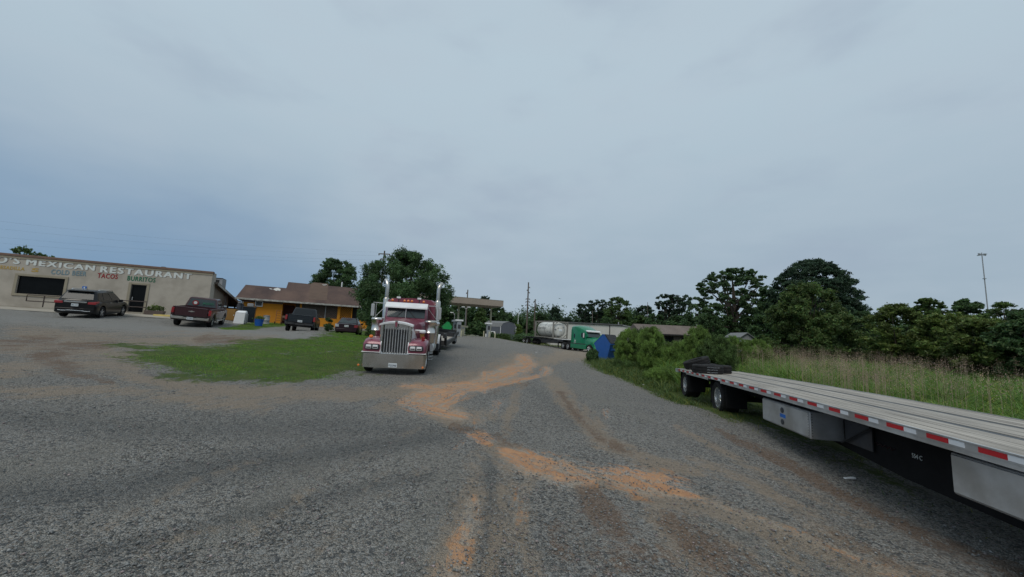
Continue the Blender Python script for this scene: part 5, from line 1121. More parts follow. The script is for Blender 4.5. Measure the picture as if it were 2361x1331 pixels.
    rg = np.random.default_rng(5); V, Fc, T = leafcloud(np.array([(.3, .25, .45), (.6, .25, .55), (.9, .25, .5)]), np.array([.22, .26, .22]), 130, .07, rg, flat=2.5); fastmesh('foliage', V, Fc, 'leaf_olive', pl, T)
    # parking stops
    for i, (pa, pb, yy) in enumerate(((352, 402, 741), (60, 120, 719))):
        if i: continue
        a = onface(Mx, pa, yy, -2.4); b = onface(Mx, pb, yy, -2.4); z = hz((a.x+b.x)/2, -2.4)+.04
        o = MB().loft([[(x, -2.5+q_, z+zz) for q_, zz in ((-.02, 0), (.02, .13), (.15, .13), (.19, 0))] for x in (a.x, b.x)]).build('parking_stop', 'curb_yellow', None); o.matrix_world = Mx.copy(); tag(o, 'faded yellow concrete parking stop by the restaurant wall', 'parking stop')
    return Mx
MR = restaurant()
def house():
    Mx = facade(536, 742, 36, R(28)); 
    Mx.translation.z = h1(*(Mx @ Vector((4, -.3, 0))).xy)-.05
    root = thing('orange_house', 'orange house with patched brown shingle roof and lattice porch', 'house', Mx)
    Fw = lambda px, py, y=.55: onface(Mx, px, py, y)
    He = onface(Mx, 690, 696, 0).z; Wd = onface(Mx, 834, 708, 0).x; x_y0 = .25; yw = .55
    xA = Fw(649, 730).x; xr_ = onface(Mx, 659, 662, 3.8).x
    # roofs: lower hip (left) and higher gable (right)
    ry = 3.7; rz = He+1.55; xl = onface(Mx, 567, 654.6, ry).x; ry2 = 5.8; rz2 = He+1.55*ry2/ry; xg = onface(Mx, 665, 650, ry2).x
    m = MB(); e = .0
    m.add([(0, 0, He), (xr_, 0, He), (xr_+1.1, ry, rz), (xl, ry, rz), (0, 2*ry, He), (xr_+1.1, 2*ry, He)], [(0, 1, 2, 3), (4, 0, 3), (5, 4, 3, 2)])
    m.add([(xr_-.05, .0, He+.004), (Wd, .0, He+.004), (Wd, ry2, rz2), (xg, ry2, rz2), (Wd, 2*ry2, He), (xr_, 2*ry2, He)], [(0, 1, 2, 3), (5, 0, 3), (5, 3, 2, 4)])
    m.add([(0, 0, He-.10), (Wd, 0, He-.10), (Wd, 2*ry2, He-.10), (0, 2*ry2, He-.10)], [(3, 2, 1, 0)])
    rf = m.build('roof', 'shingle', root)
    sl = math.atan2(1.55, ry)
    def patch(pxs, pys, mm, nm):   # ragged patch lying on the roof plane
        n_ = Vector((0, -math.sin(sl), math.cos(sl))); Mi = Mx.inverted(); o = Mi @ CAM; pts = []
        for px, py in zip(pxs, pys):
            dd = Mi.to_3x3() @ ray(px, py); t = (Vector((0, 0, He))-o).dot(n_)/dd.dot(n_); pts.append(o+dd*t+n_*.012)
        c = sum(pts, Vector())/len(pts); MB().loft([[p-n_*.02 for p in pts], pts]).build(nm, mm, rf)
    patch([632, 640, 647, 646, 641, 637, 630], [666, 664, 667, 671, 670, 671, 668], 'white_wall', 'bare_patch'); patch([620, 626, 629, 623], [665, 666, 668, 667], 'white_wall', 'bare_patch')
    patch([716, 724, 757, 754, 712], [655, 651.5, 655, 693, 691], 'roof_patch', 'bare_patch'); patch([742, 753, 755, 747], [656, 656, 659, 659], 'white_wall', 'bare_patch')
    fa = MB(); fa.box(-.06, Wd+.06, -.06, -.002, He-.16, He+.0); fa.build('fascia', 'fascia_white', root)
    MB().box(Wd, Wd+.05, 0, 2*ry2, He-.16, He).build('fascia', 'fascia_white', root)
    g = MB(); g.loft([[(Wd-.15+k, 0.3, He-.1), (Wd-.15+k, 2*ry2-.3, He-.1), (Wd-.15+k, ry2, rz2-.12)] for k in (0, .1)]); g.build('gable_wall', 'orange_wall', root)
    zd = -.5
    # walls
    aw0, aw1 = Fw(588, 700), Fw(606, 700); 
    w = MB(); w.box(.5, xA, yw, yw+.15, zd, He-.1); w.box(xA-.15, xA, yw+.15, 2.4, zd, He-.1); w.box(.5, .65, yw+.15, 7, zd, He-.1); w.box(xA, Wd-.2, 2.4, 2.55, zd, He-.1)
    xh0 = Fw(726, 745).x; zh = Fw(780, 736).z; xE = Fw(884, 750).x; w.box(xh0, xE, yw, yw+.15, zd, zh)
    w.box(Wd-.4, Wd-.25, 2.4, 10, zd, He-.1)
    w.build('wall', 'orange_wall', root)
    MB().box(.5, xA, yw-.004, yw-.001, He-.35, He-.1).build('painted_eave_shade', 'trim_brown', root)  # thin dark strip painting the eave's shade onto the wall top
    # entry recess: door and dark wall
    MB().box(xA+.05, xA+1.0, 2.34, 2.39, 0, He-.3).build('door', 'door_brown', root)
    p0 = Fw(690, 720).x; p1 = Fw(694.5, 720).x; q0 = Fw(778, 720).x; q1 = Fw(784.5, 720).x
    po = MB(); po.box(p0, p1, yw-.02, yw+.13, zd, He-.1); po.box(q0, q1, yw-.02, yw+.13, zh, He-.1); xe0 = Fw(810, 725).x; po.box(xe0, xe0+.08, yw, yw+.1, zh, He-.1); po.build('porch_post', 'orange_wall', root)
    MB().box(Fw(750, 720).x-.03, Fw(750, 720).x+.04, yw+.02, yw+.08, zh, He-.1).build('porch_stud', 'grey_metal', root)
    MB().box(p1, q0, yw+.09, yw+.10, zh, He-.1).build('screen', 'screen_dark', root)
    MB().box(xA+1.1, p0, yw+.3, yw+.32, 0, He-.1).build('screen', 'screen_dark', root)
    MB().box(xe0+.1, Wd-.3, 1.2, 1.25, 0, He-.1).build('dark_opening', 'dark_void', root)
    lt = MB(); a0, a1, b0, b1 = q1, xe0, zh, He-.12
    def lat(x0, x1, z0, z1, st, y, wd=.02):
        k = x0-(z1-z0)
        while k < x1:
            for sg in (1, -1):
                xa, za, xb, zb = (k, z0, k+(z1-z0), z1) if sg > 0 else (k+(z1-z0), z0, k, z1)
                # clip
                def cl(xa, za, xb, zb):
                    t0, t1 = 0, 1; dx = xb-xa
                    for lim, s_ in ((x0, 1), (x1, -1)):
                        if abs(dx) < 1e-6: continue
                        t = (lim-xa)/dx
                        if (dx > 0) == (s_ > 0): t0 = max(t0, t)
                        else: t1 = min(t1, t)
                    return (xa+dx*t0, za+(zb-za)*t0, xa+dx*t1, za+(zb-za)*t1) if t0 < t1-.01 else None
                c = cl(xa, za, xb, zb)
                if c: lt.tube([(c[0], y+.01*sg, c[1]), (c[2], y+.01*sg, c[3])], wd, 4)
            k += st
    lat(a0, a1, b0, b1, .19, yw+.05); lt.build('lattice', 'orange_wall', root)
    lt.v, lt.f, lt.mi = [], [], []; lat(Fw(735, 730).x, q0, zh, He-.12, .22, yw+.05, .012); lt.build('lattice', 'trim_brown', root)
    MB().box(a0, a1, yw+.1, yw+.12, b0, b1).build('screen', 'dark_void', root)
    # window air conditioner
    a, b = Fw(587.5, 706.5), Fw(607, 694.5); ac = thing('window_air_conditioner', 'white framed air conditioner set in the orange wall', 'air conditioner', Mx @ Matrix.Translation((a.x, yw, a.z)))
    wd_, ht_ = b.x-a.x, b.z-a.z; f = MB(); k = .07; f.box(0, wd_, -.12, -.002, 0, k); f.box(0, wd_, -.12, -.002, ht_-k, ht_); f.box(0, k, -.12, -.002, k, ht_-k); f.box(wd_-k, wd_, -.12, -.002, k, ht_-k); f.build('frame', 'white_paint', ac); MB().box(k, wd_-k, -.10, -.004, k, ht_-k).build('grille', 'dark_steel', ac)
    v = MB().tube([(Fw(750, 700).x+1.8, ry2+.3, rz2-.3), (Fw(750, 700).x+1.8, ry2+.3, rz2+.6)], .07, 8).build('vent_pipe', 'white_paint', root)
    MB().box(.3, xE, yw-.25, yw-.001, zd, -.02).build('foundation', 'concrete', root)
    return Mx
MH = house()
# things standing by the house
def stand(name, label, cat, px, py, Y, yaw=R(28), group=None):
    p = P(px, py, Y); c, s = math.cos(yaw), math.sin(yaw); z = h1(p.x, p.y)
    return thing(name, label, cat, Matrix(((c, -s, 0, p.x), (s, c, 0, p.y), (0, 0, 1, z), (0, 0, 0, 1))), group)
o = stand('washing_machine', 'white washing machine dumped at a lean on the grass by the orange house', 'appliance', 549, 749, 31.5, R(20))
m = MB(); m.loft([[(-.38, 0, 0), (.36, 0, 0), (.36, .6, 0), (-.38, .6, 0)], [(-.29, .05, .92), (.40, .05, .92), (.40, .6, .95), (-.29, .6, .95)], [(-.20, .28, 1.06), (.34, .28, 1.06), (.36, .6, 1.08), (-.22, .6, 1.08)]]); m.build('cabinet', 'white_paint', o, bevel=.03); MB().box(-.26, .38, .04, .055, .885, .90).build('lid_seam', 'grey_metal', o); MB().rbox(.38, .47, .1, .6, .1, .85, .02).build('side_panel', 'grey_metal', o)
o = stand('wooden_cabinet', 'plain ochre brown cabinet standing behind the maroon pickup', 'cabinet', 529, 746.5, 32.5, R(15))
MB().rbox(-.36, .34, 0, .5, 0, .98, .01).build('carcass', 'cardboard_brown', o); MB().rbox(-.33, .31, -.02, -.002, .05, .94, .006).build('door', 'cardboard_brown', o); MB().rbox(.22, .27, -.05, -.02, .42, .5, .008).build('knob', 'white_paint', o)
o = stand('storage_bin', 'tall dark wheeled bin against the orange wall behind the washing machine', 'bin', 571, 744, 34.0)
MB().loft([[(-.42, 0, .0), (.42, 0, 0), (.42, .7, 0), (-.42, .7, 0)], [(-.46, -.03, 1.25), (.46, -.03, 1.25), (.46, .74, 1.25), (-.46, .74, 1.25)]]).build('body', 'pickup_black', o); MB().rbox(-.5, .5, -.06, .78, 1.255, 1.33, .03).build('lid', 'black_metal', o)
MB().rbox(-.2, .25, .1, .5, 1.34, 1.62, .03).build('carton', 'grey_metal', o)
o = stand('blue_tub', 'bright blue plastic tub overflowing with green plants on the grass', 'planter', 596, 750.5, 32.5)
MB().lathe([(0, 0), (.26, 0), (.33, .50), (.36, .52), (.36, .56), (.31, .56), (.30, .5), (0, .5)], (0, 0, 0), 'z', 20).build('tub', 'tub_blue', o, smooth=True, angle=40)
V, Fc, T = leafcloud(np.array([(-.15, 0, .6), (.15, .05, .62), (0, 0, .68)]), np.array([.2, .2, .2]), 160, .05, np.random.default_rng(3), flat=1.6); fastmesh('foliage', V, Fc, 'leaf_light', o, T)
o = stand('metal_can', 'grey ribbed metal can between the blue tub and the hand truck', 'can', 613, 746.5, 35)
MB().lathe([(0, 0), (.26, 0), (.26, .02), (.25, .04), (.25, .3), (.265, .32), (.25, .34), (.25, .7), (.27, .72), (.27, .75), (0, .78)], (0, 0, 0), 'z', 18).build('body', 'grey_metal', o, smooth=True, angle=40)
for k, (px, py, Y) in enumerate(((547, 738, 36.5), (554.5, 738, 36.8))):
    o = stand('gas_cylinder', ('left of two tall grey gas cylinders beside the restaurant lean-to', 'right of two tall grey gas cylinders beside the dark bin')[k], 'gas cylinder', px, py, Y, group='gas cylinders by the orange house')
    MB().lathe([(0, 0), (.17, .0), (.19, .05), (.19, 1.25), (.15, 1.42), (.07, 1.52), (.07, 1.6), (0, 1.6)], (0, 0, 0), 'z', 16).build('tank', 'shed_grey', o, smooth=True, angle=50); MB().lathe([(.11, 1.5), (.11, 1.72), (.09, 1.72), (.09, 1.5)], (0, 0, 0), 'z', 12, caps=False).build('collar', 'white_paint', o)
o = stand('hand_truck', 'rusty hand truck leaning on the orange wall by the doorway', 'hand truck', 640, 749, 36.5)
m = MB()
for s in (-.2, .2): m.tube([(s, -.1, .12), (s, .25, 1.25), (s*.8, .32, 1.3)], .022, 6)
for t in (.2, .4, .6, .8, 1.0): m.tube([(-.2, -.1+.35*t, .12+1.13*t), (.2, -.1+.35*t, .12+1.13*t)], .018, 5)
m.box(-.22, .22, -.35, -.1, .03, .05); m.build('frame', 'rust', o)
for s in (-1, 1): MB().lathe([(.1, -.03), (.13, -.02), (.13, .02), (.1, .03), (0, .03)], (s*.26, 0, .13), 'x', 12).build('wheel', 'black_rubber', o)
o = stand('scrap_chair', 'small rusty metal chair beside the doorway of the orange house', 'chair', 654, 749, 37)
m = MB()
for sx in (-.2, .2):
    m.tube([(sx, 0, 0), (sx, 0, .42)], .015, 5); m.tube([(sx, .36, 0), (sx, .40, .85)], .015, 5)
m.build('frame', 'rust', o); MB().rbox(-.22, .22, 0, .4, .42, .45, .01).build('seat', 'trim_brown', o); MB().rbox(-.22, .22, .38, .41, .62, .85, .01).build('backrest', 'trim_brown', o)

# gas station canopy
def station():
    u = Vector((math.cos(R(24.5)), math.sin(R(24.5)), 0)); p = P(1160.5, 707.6, 61); zb = p.z
    g = h1(p.x, p.y+3); Mx = Matrix(((u.x, -u.y, 0, p.x), (u.y, u.x, 0, p.y), (0, 0, 1, g), (0, 0, 0, 1)))
    root = thing('fuel_canopy', 'flat tan filling station canopy on two round columns', 'canopy', Mx); H = zb-g; L_ = 17; D_ = 4.6
    MB().rbox(-L_, 0, 0, D_, H, H+.92, .03).build('fascia', 'canopy_tan', root)
    MB().box(-L_+.1, -.1, .1, D_-.1, H-.03, H-.004).build('soffit', 'canopy_tan', root)
    MB().box(-L_-.02, .02, -.02, D_+.02, H+.92, H+.96).build('cap_flashing', 'stucco_trim', root)
    for px, py in ((1131, 778), (1056, 776)):
        q = onface(Mx, px, py-40, D_/2); MB().lathe([(.15, -.4), (.15, H-.02)], (q.x, D_/2, 0), 'z', 14).build('column', 'cream', root, smooth=True, angle=50)
    return Mx
MG = station()
def atG(px, py, Y): p = P(px, py, Y); return p, h1(p.x, p.y)
def pump(px, py, Y, label, wd=.5, ht=2.45, cap=1.15, m='pump_grey'):
    p, g = atG(px, py, Y); o = thing('fuel_pump', label, 'fuel pump', facade(px, py, Y, R(24.5), g), 'fuel pumps under the canopy')
    MB().rbox(-wd/2, wd/2, 0, .45, -.05, ht, .02).build('housing', m, o); MB().rbox(-cap/2, cap/2, -.08, .53, ht+.002, ht+.26, .02).build('sign_cap', 'white_paint', o); MB().box(-wd*.35, wd*.35, -.012, -.002, 1.1, 1.7).build('display', 'dark_steel', o)
    return o
pump(1057.5, 776, 58.5, 'blue-grey fuel pump with white cap at the near canopy column', .62, 2.2, 1.15)
pump(1048, 774, 60.5, 'slim fuel pump just left of the blue-grey one', .4, 2.1, .9)
pump(1126, 778, 60, 'tan-grey fuel pump with white cap at the right canopy column', .55, 1.95, 1.0)
for px, py, Y, lb in ((1115, 778, 60.5, 'weathered post left of the right-hand fuel pump'), (1127.6, 778.5, 59.5, 'cream post in front of the right-hand fuel pump'), (1141, 779.5, 59.5, 'cream post standing alone at the grass right of the pumps'), (1063, 774.5, 57.5, 'cream post by the pale kiosk'), (1050, 769, 60, 'short cream post between the two left fuel pumps')):
    p, g = atG(px, py, Y); o = MB().lathe([(.09, -.2), (.09, .80), (.06, .86), (0, .88)], (0, 0, 0), 'z', 12).build('guard_post', 'cream', None, smooth=True, angle=50); o.location = (p.x, p.y, g); tag(o, lb, 'bollard', 'cream guard posts at the filling station')
p, g = atG(1121, 778, 60.2); o = thing('trash_can', 'small dark waste can with white base beside the right fuel pump', 'bin', Matrix.Translation((p.x, p.y, g))); MB().lathe([(0, 0), (.17, 0), (.19, .5), (0, .5)], (0, 0, 0), 'z', 12).build('base', 'white_paint', o); MB().lathe([(.2, .5), (.2, .85), (.12, .98), (0, 1)], (0, 0, 0), 'z', 12).build('lid', 'black_metal', o)
p, g = atG(1067, 774, 61); o = thing('air_station_cabinet', 'pale cream kiosk cabinet with arm right of the fuel pumps', 'cabinet', facade(1067, 774, 61, R(24.5), g))
MB().rbox(-.3, .25, 0, .5, -.05, 1.6, .03).build('cabinet', 'cream', o); MB().rbox(.26, .85, .1, .4, 1.28, 1.55, .03).build('arm', 'cream', o); MB().box(-.22, .15, -.012, -.002, 1.05, 1.35).build('panel', 'grey_metal', o)
def lamp(px, py, Y, topy, label, heads=2):
    p, g = atG(px, py, Y); H = P(px, topy, Y).z-g; o = thing('lamp_post', label, 'street lamp', Matrix.Translation((p.x, p.y, g)), 'pale lamp posts at the filling station'); MB().tube([(0, 0, -.2), (0, 0, H)], [.075, .045], 8).build('pole', 'grey_metal', o)
    for s in ((-1, 1) if heads == 2 else (-1,)):
        hd = MB(); hd.tube([(0, 0, H-.25), (s*.35, 0, H)], .03, 5); hd.rbox(min(s*.2, s*.75), max(s*.2, s*.75), -.18, .18, H-.02, H+.12, .03); hd.build('lamp_head', 'white_paint', o)
lamp(1071, 770, 66, 709, 'tall pale lamp post with two heads seen under the canopy'); lamp(1046, 762, 66, 722, 'thin lamp post with one arm left of the first canopy column', 1)
o = MB(); p, g = atG(1083, 771, 66); 
for k in range(5): o.ico((p.x+random.uniform(-1.6, 1.6), p.y+random.uniform(-.5, .5), g+.1), random.uniform(.35, .6), sc=(1.3, 1, .5))
tag(o.build('rock_pile', 'cream', None), 'low heap of pale rubble under the canopy', 'rubble')

# dumpsters: one built, the others copied with their own materials
def dumpster(px, py, Y, a, label, m, lid, flip=1, sc=1.0):
    p, g = atG(px, py, Y); Mx = Matrix.Translation((p.x, p.y, g)) @ Matrix.Rotation(a, 4, 'Z') @ Matrix.Scale(sc, 4)
    o = thing('dumpster', label, 'dumpster', Mx, 'peaked waste dumpsters')
    L_ = 1.9
    pr = [(-.35, .10), (.42, .10), (.72, 1.42), (.17, 2.15), (.03, 2.15), (-.76, 1.38)]
    b = MB(); b.prism(pr, 'y', 0, L_); bb = b.build('container', m, o)
    for sx, (x0, z0, x1, z1) in ((1, (.74, 1.44, .19, 2.175)), (-1, (-.78, 1.40, .01, 2.175))):
        n_ = Vector((z0-z1, 0, x1-x0)).normalized(); n_ = n_ if n_.z > 0 else -n_; ld = MB()
        for k in range(9):
            y0 = .03+k*L_/9; q = [(x0, y0, z0), (x0, y0+L_/9-.07, z0), (x1, y0+L_/9-.07, z1), (x1, y0, z1)]; ld.loft([[Vector(v)+n_*.005 for v in q], [Vector(v)+n_*.05 for v in q]])
        q = [(x0, 0, z0), (x0, L_, z0), (x1, L_, z1), (x1, 0, z1)]; ld.loft([[Vector(v)-n_*.012 for v in q], [Vector(v)+n_*.004 for v in q]])
        ld.build('lid', lid if sx > 0 else m, o)
    r = MB(); r.prism([(.70, 1.34), (.77, 1.34), (.77, 1.43), (.70, 1.43)], 'y', -.03, L_+.03); r.prism([(-.82, 1.30), (-.74, 1.30), (-.74, 1.39), (-.82, 1.39)], 'y', -.03, L_+.03); r.box(.0, .2, -.02, L_+.02, 2.145, 2.19); r.build('rim', m, o)
    f = MB(); f.box(-.34, -.2, .1, L_-.1, 0, .10); f.box(.26, .4, .1, L_-.1, 0, .10); f.build('skid', 'black_metal', o)
    MB().box(.62, .70, .3, L_-.3, .85, 1.0).build('fork_pocket', m, o)
    return o
dumpster(1388.5, 834, 33, R(-41), 'blue peaked dumpster half hidden by weeds at the gravel edge', 'bin_blue', 'black_metal')
dumpster(1387, 829, 35.6, R(-32), 'lime green peaked dumpster right behind the blue one', 'bin_lime', 'bin_lime')
o = dumpster(1030, 770, 57, R(12), 'green peaked dumpster with white sticker near the filling station', 'bin_green', 'bin_green', sc=.92); MB().box(-.42, .0, -.012, -.002, .80, 1.0).build('sticker', 'paint_white', o)

# sheds and far buildings
def gshed():
    Mx = facade(1153.5, 768, 88, R(20)); Mx.translation.z = h1(Mx.translation.x, Mx.translation.y); o = thing('garden_shed', 'dark grey barn shaped garden shed with white trim beyond the pumps', 'shed', Mx)
    # gable end faces right-front: x along gable, y back; long side to the left
    w_, l_, h = 3.7, 4.4, 2.0; zb = Mx.translation.z; top = P(1172, 742, 88).z-zb; e = top-1.15
    pr = [(0, -.5), (w_, -.5), (w_, e), (w_*.84, e+.70), (w_*.5, top), (w_*.16, e+.70), (0, e)]
    # long side is seen to the left: turn the length axis
    c = MB(); ang = R(62); ly = lambda t: (-math.sin(ang)*t, math.cos(ang)*t)
    def pos(x, t, z): a, b = ly(t); return (x+a, b, z)
    c.loft([[pos(x, 0, z) for x, z in pr], [pos(x, l_, z) for x, z in pr]]); c.build('wall', 'shed_grey', o)
    r = MB(); rp = [(w_+.1, e-.1), (w_*.87, e+.80), (w_*.5, top+.08), (w_*.13, e+.80), (-.1, e-.1)]; ri = [(w_+.03, e-.08), (w_*.86, e+.76), (w_*.5, top+.02), (w_*.14, e+.76), (-.03, e-.08)]
    for i in range(4): r.loft([[pos(rp[i][0], t, rp[i][1]), pos(rp[i+1][0], t, rp[i+1][1]), pos(ri[i+1][0], t, ri[i+1][1]), pos(ri[i][0], t, ri[i][1])] for t in (-.1, l_+.1)])
    r.build('roof', 'shed_roof', o)
    t = MB(); t.box(-.06, .06, -.04, -.0, -.4, e); t.box(w_-.06, w_+.06, -.04, 0, -.4, e); t.build('corner_trim', 'white_paint', o)
    def side(t0, t1, z0, z1, k): a, b, c_, d = pos(0, t0, z0), pos(0, t1, z0), pos(0, t1, z1), pos(0, t0, z1); n_ = Vector((-math.cos(ang), -math.sin(ang), 0)); return [[Vector(q) for q in (a, b, c_, d)], [Vector(q)+n_*k for q in (a, b, c_, d)]]
    wn = MB().loft(side(1.2, 2.2, .6, 1.6, .05)).build('window', 'white_paint', o); MB().loft([[q+Vector((-math.cos(ang), -math.sin(ang), 0))*.055 for q in side(1.45, 1.95, .75, 1.45, 0)[0]], [q+Vector((-math.cos(ang), -math.sin(ang), 0))*.06 for q in side(1.45, 1.95, .75, 1.45, 0)[0]]]).build('pane', 'glass_dark', wn)
    MB().loft(side(3.1, 4.3, -.2, 1.6, .05)).build('door', 'white_paint', o)
gshed()
def bigshed():
    Mx = facade(1405, 790, 72, R(4)); Mx.translation.z = h1(Mx.translation.x, Mx.translation.y)-.3; o = thing('metal_warehouse', 'long white metal warehouse with dark eave behind the green truck', 'building', Mx)
    zb = Mx.translation.z; H = P(1405, 750, 72).z-zb; xl = onface(Mx, 1270, 760).x; xr = onface(Mx, 1434, 750).x; xr2 = onface(Mx, 1462, 757).x; zr = onface(Mx, 1462, 757).z
    m = MB(); m.prism([(xl, -.5), (xr2, -.5), (xr2, zr), (xr, H), (xl, H)], 'y', 0, 14); m.build('wall', 'white_wall', o)
    r = MB(); r.prism([(xl-.2, H+.02), (xr, H+.02), (xr2+.2, zr), (xr2+.2, zr+.14), (xr, H+.2), (xl-.2, H+.2)], 'y', -.2, 14); r.build('roof', 'grey_metal', o)
    MB().box(xl-.2, xr+.1, -.22, -.205, H+.0, H+.16).build('eave_trim', 'dark_steel', o)
    MB().box(-.07, .07, -.12, -.002, -.5, H).build('downspout', 'dark_steel', o)
    k = MB(); x = xl
    while x < xr2: k.box(x, x+.05, -.025, -.002, -.4, min(H, zr)-.1); x += 1.2
    k.build('wall_rib', 'white_wall', o)
    MB().tube([(xr-.3, 1, H+.1), (xr-.3, 1, H+.7)], .1, 8).build('roof_vent', 'grey_metal', o)
bigshed()
def brownroof():
    Mx = facade(1478, 790, 52, R(0)); Mx.translation.z = h1(Mx.translation.x, Mx.translation.y)-.3; o = thing('long_bungalow', 'low building under a long brown roof behind the weeds', 'building', Mx); x1 = onface(Mx, 1638, 772).x; He = onface(Mx, 1570, 772).z; rz = onface(Mx, 1570, 751.5, 3.4).z
    MB().box(.3, x1-.3, .5, 6.5, -.4, He-.02).build('wall', 'screen_dark', o)
    w = MB(); 
    for k in range(4): w.box(1.2+k*2.2, 2.3+k*2.2, .46, .498, He-1.1, He-.3)
    w.build('window_band', 'glass_dark', o)
    r = MB(); r.loft([[(x, 0, He-.08), (x, 0, He), (x, 3.4, rz), (x, 6.9, He), (x, 6.9, He-.08)] for x in (0, x1)]); r.build('roof', 'shingle_far', o)
    r = MB(); r.box(0, x1, -.04, -.002, He-.16, He+.01); r.build('fascia', 'dark_void', o)
    MB().tube([(x1-.15, 3.4, rz-.2), (x1-.15, 3.4, rz+.35)], .06, 6).build('vent_pipe', 'grey_metal', o)
brownroof()
def smallshed(px, py, Y, wpx, topy, label, wm, rm, yaw=0, dark=True):
    Mx = facade(px, py, Y, yaw); Mx.translation.z = h1(Mx.translation.x, Mx.translation.y)-.2; o = thing('storage_shed', label, 'shed', Mx); w_ = wpx/900*Y; H = P(px, topy, Y).z-Mx.translation.z
    MB().prism([(0, -.3), (w_, -.3), (w_, H-.5), (w_/2, H-.05), (0, H-.5)], 'y', 0, 3.0).build('wall', wm, o)
    r = MB(); r.loft([[(-.15, y, H-.56), (w_/2, y, H-.0), (w_+.15, y, H-.56), (w_+.15, y, H-.48), (w_/2, y, H+.08), (-.15, y, H-.48)] for y in (-.2, 3.2)]); r.build('roof', rm, o)
    if dark: MB().box(w_*.42, w_*.85, -.02, -.002, 0, H-.75).build('opening', 'dark_void', o)
smallshed(1461, 790, 62, 31, 751, 'small white gabled shed between the warehouse and the brown roof', 'white_wall', 'dark_steel', 0, False)
smallshed(1708, 800, 44, 28, 768, 'old grey shed with dark opening under the tall trees', 'grey_metal', 'shed_roof')

# poles, tower, lines
def pole(name, label, cat, px, pyb, Y, topy, r=.13, arms=(), m='wood_pole', group='utility poles'):
    p, g = atG(px, pyb, Y); t = P(px, topy, Y); o = thing(name, label, cat, Matrix.Translation((p.x, p.y, g)), group); H = t.z-g
    MB().tube([(0, 0, -.5), (0, 0, H)], [r, r*.65], 8).build('pole', m, o)
    for z, w_, side in arms:
        a = MB(); a.box(-w_ if side <= 0 else 0, w_ if side >= 0 else 0, -.06, .06, H-z-.07, H-z+.07)
        for s in (-1, 1):
            if side in (0, s): a.lathe([(.07, -.25), (.09, -.12), (.07, 0)], (s*w_*.92, 0, H-z), 'z', 6)
        a.build('crossarm', m, o)
    return o
pole('utility_pole', 'tallest grey utility pole with many short crossarms beyond the shed', 'utility pole', 1214, 768, 95, 651, .22, ((1.2, .4, 1), (1.9, .3, -1), (2.5, .4, 1), (4.1, .5, 0), (4.8, .5, 0), (5.6, .5, 0)))
pole('utility_pole', 'shorter utility pole right of the tallest one, by the tank container', 'utility pole', 1231, 775, 80, 690, .17, ((.5, .3, -1), (1.0, .3, 1), (1.7, .3, 1)))
pole('utility_pole', 'utility pole whose tip rises above the round tree', 'utility pole', 871, 760, 60, 578, .17, ((.5, .9, 0), (1.3, .5, -1)))
pole('utility_pole', 'utility pole rising behind the filling station canopy', 'utility pole', 1073, 765, 85, 668, .17, ((.7, .3, -1),))
pole('utility_pole', 'thin pole above the white warehouse roof', 'utility pole', 1365, 780, 86, 717, .10, ())
pole('utility_pole', 'thin pole among the trees behind the white shed', 'utility pole', 1493, 790, 95, 697, .09, ())
pole('utility_pole', 'thin pole at the right end of the long brown roof', 'utility pole', 1645, 790, 56, 722, .07, ())
o = pole('flagpole', 'thin pale mast between the garden shed and the tall pole', 'pole', 1193.5, 768, 100, 719, .10, (), 'paint_white', None)
o = pole('cell_tower', 'slender cell tower with antenna head above the right-hand trees', 'tower', 2289, 821, 150, 584, .22, (), 'grey_metal', None)
H = P(2289, 584, 150).z-h1(o.location.x, o.location.y)
p = P(2289, 584, 150); a = MB()
for s in (-1, 1): a.box(min(0, s*1.5), max(0, s*1.5), -.08, .08, H-.8, H-.65)
for x in (-1.4, -.8, .8, 1.4): a.box(x-.09, x+.09, -.2, .1, H-1.2, H-.3)
a.box(-.12, .12, -1.6, 1.6, H-1.0, H-.75); a.build('antenna_head', 'grey_metal', o); m = MB()
for z in (H*.15, H*.45, H*.75): m.box(-.42, .42, -.4, .4, z, z+.2)
m.build('collar', 'grey_metal', o)
for i, (ya, pb) in enumerate(((505, 582), (524, 590), (545, 600), (560, 606))):
    a = P(-160, ya-14, 42+i); b = P(871, pb, 60); n_ = 26; pts = []
    for k in range(n_+1): t = k/n_; q = a.lerp(b, t); q.z -= 1.2*4*t*(1-t)*.55; pts.append(q)
    tag(MB().tube(pts, .0045, 4).build('power_line', 'dark_steel', None), ('topmost faint power line across the left sky', 'second faint power line from the top at the left', 'third faint power line from the top at the left', 'lowest faint power line above the restaurant')[i], 'power line', 'power lines over the restaurant')

# ------------------------------------------------------------------ trees
tree('broadleaf_tree', 'round dark tree showing over the restaurant roof at the far left', 'tree', 30, 700, 52, 568, 36, 'round', 40, 160, .16, 'leaf_mid', .3, 11, .3)
tree('broadleaf_tree', 'low tree crown just over the restaurant parapet', 'tree', 84, 705, 60, 585, 26, 'round', 60, 160, .16, 'leaf_mid', .3, 12, .35)
tree('broadleaf_tree', 'dark lumpy tree behind the roof of the orange house', 'tree', 765, 750, 52, 595, 58, 'round', 110, 260, .15, 'leaf_dark', .12, 13, .22, dens=.4, sub=12)
tree('broadleaf_tree', 'wide leafy tree directly behind the burgundy truck', 'tree', 929, 768, 32, 582, 114, 'wide', 230, 300, .10, 'leaf_dark', .10, 14, .17, squash=.9, th=1.8, dens=.35, sub=12)
tree('shrub_tree', 'low drooping bush behind the truck mirror at the house corner', 'tree', 865, 768, 34, 690, 42, 'round', 40, 200, .11, 'leaf_dark', .1, 15, .3)
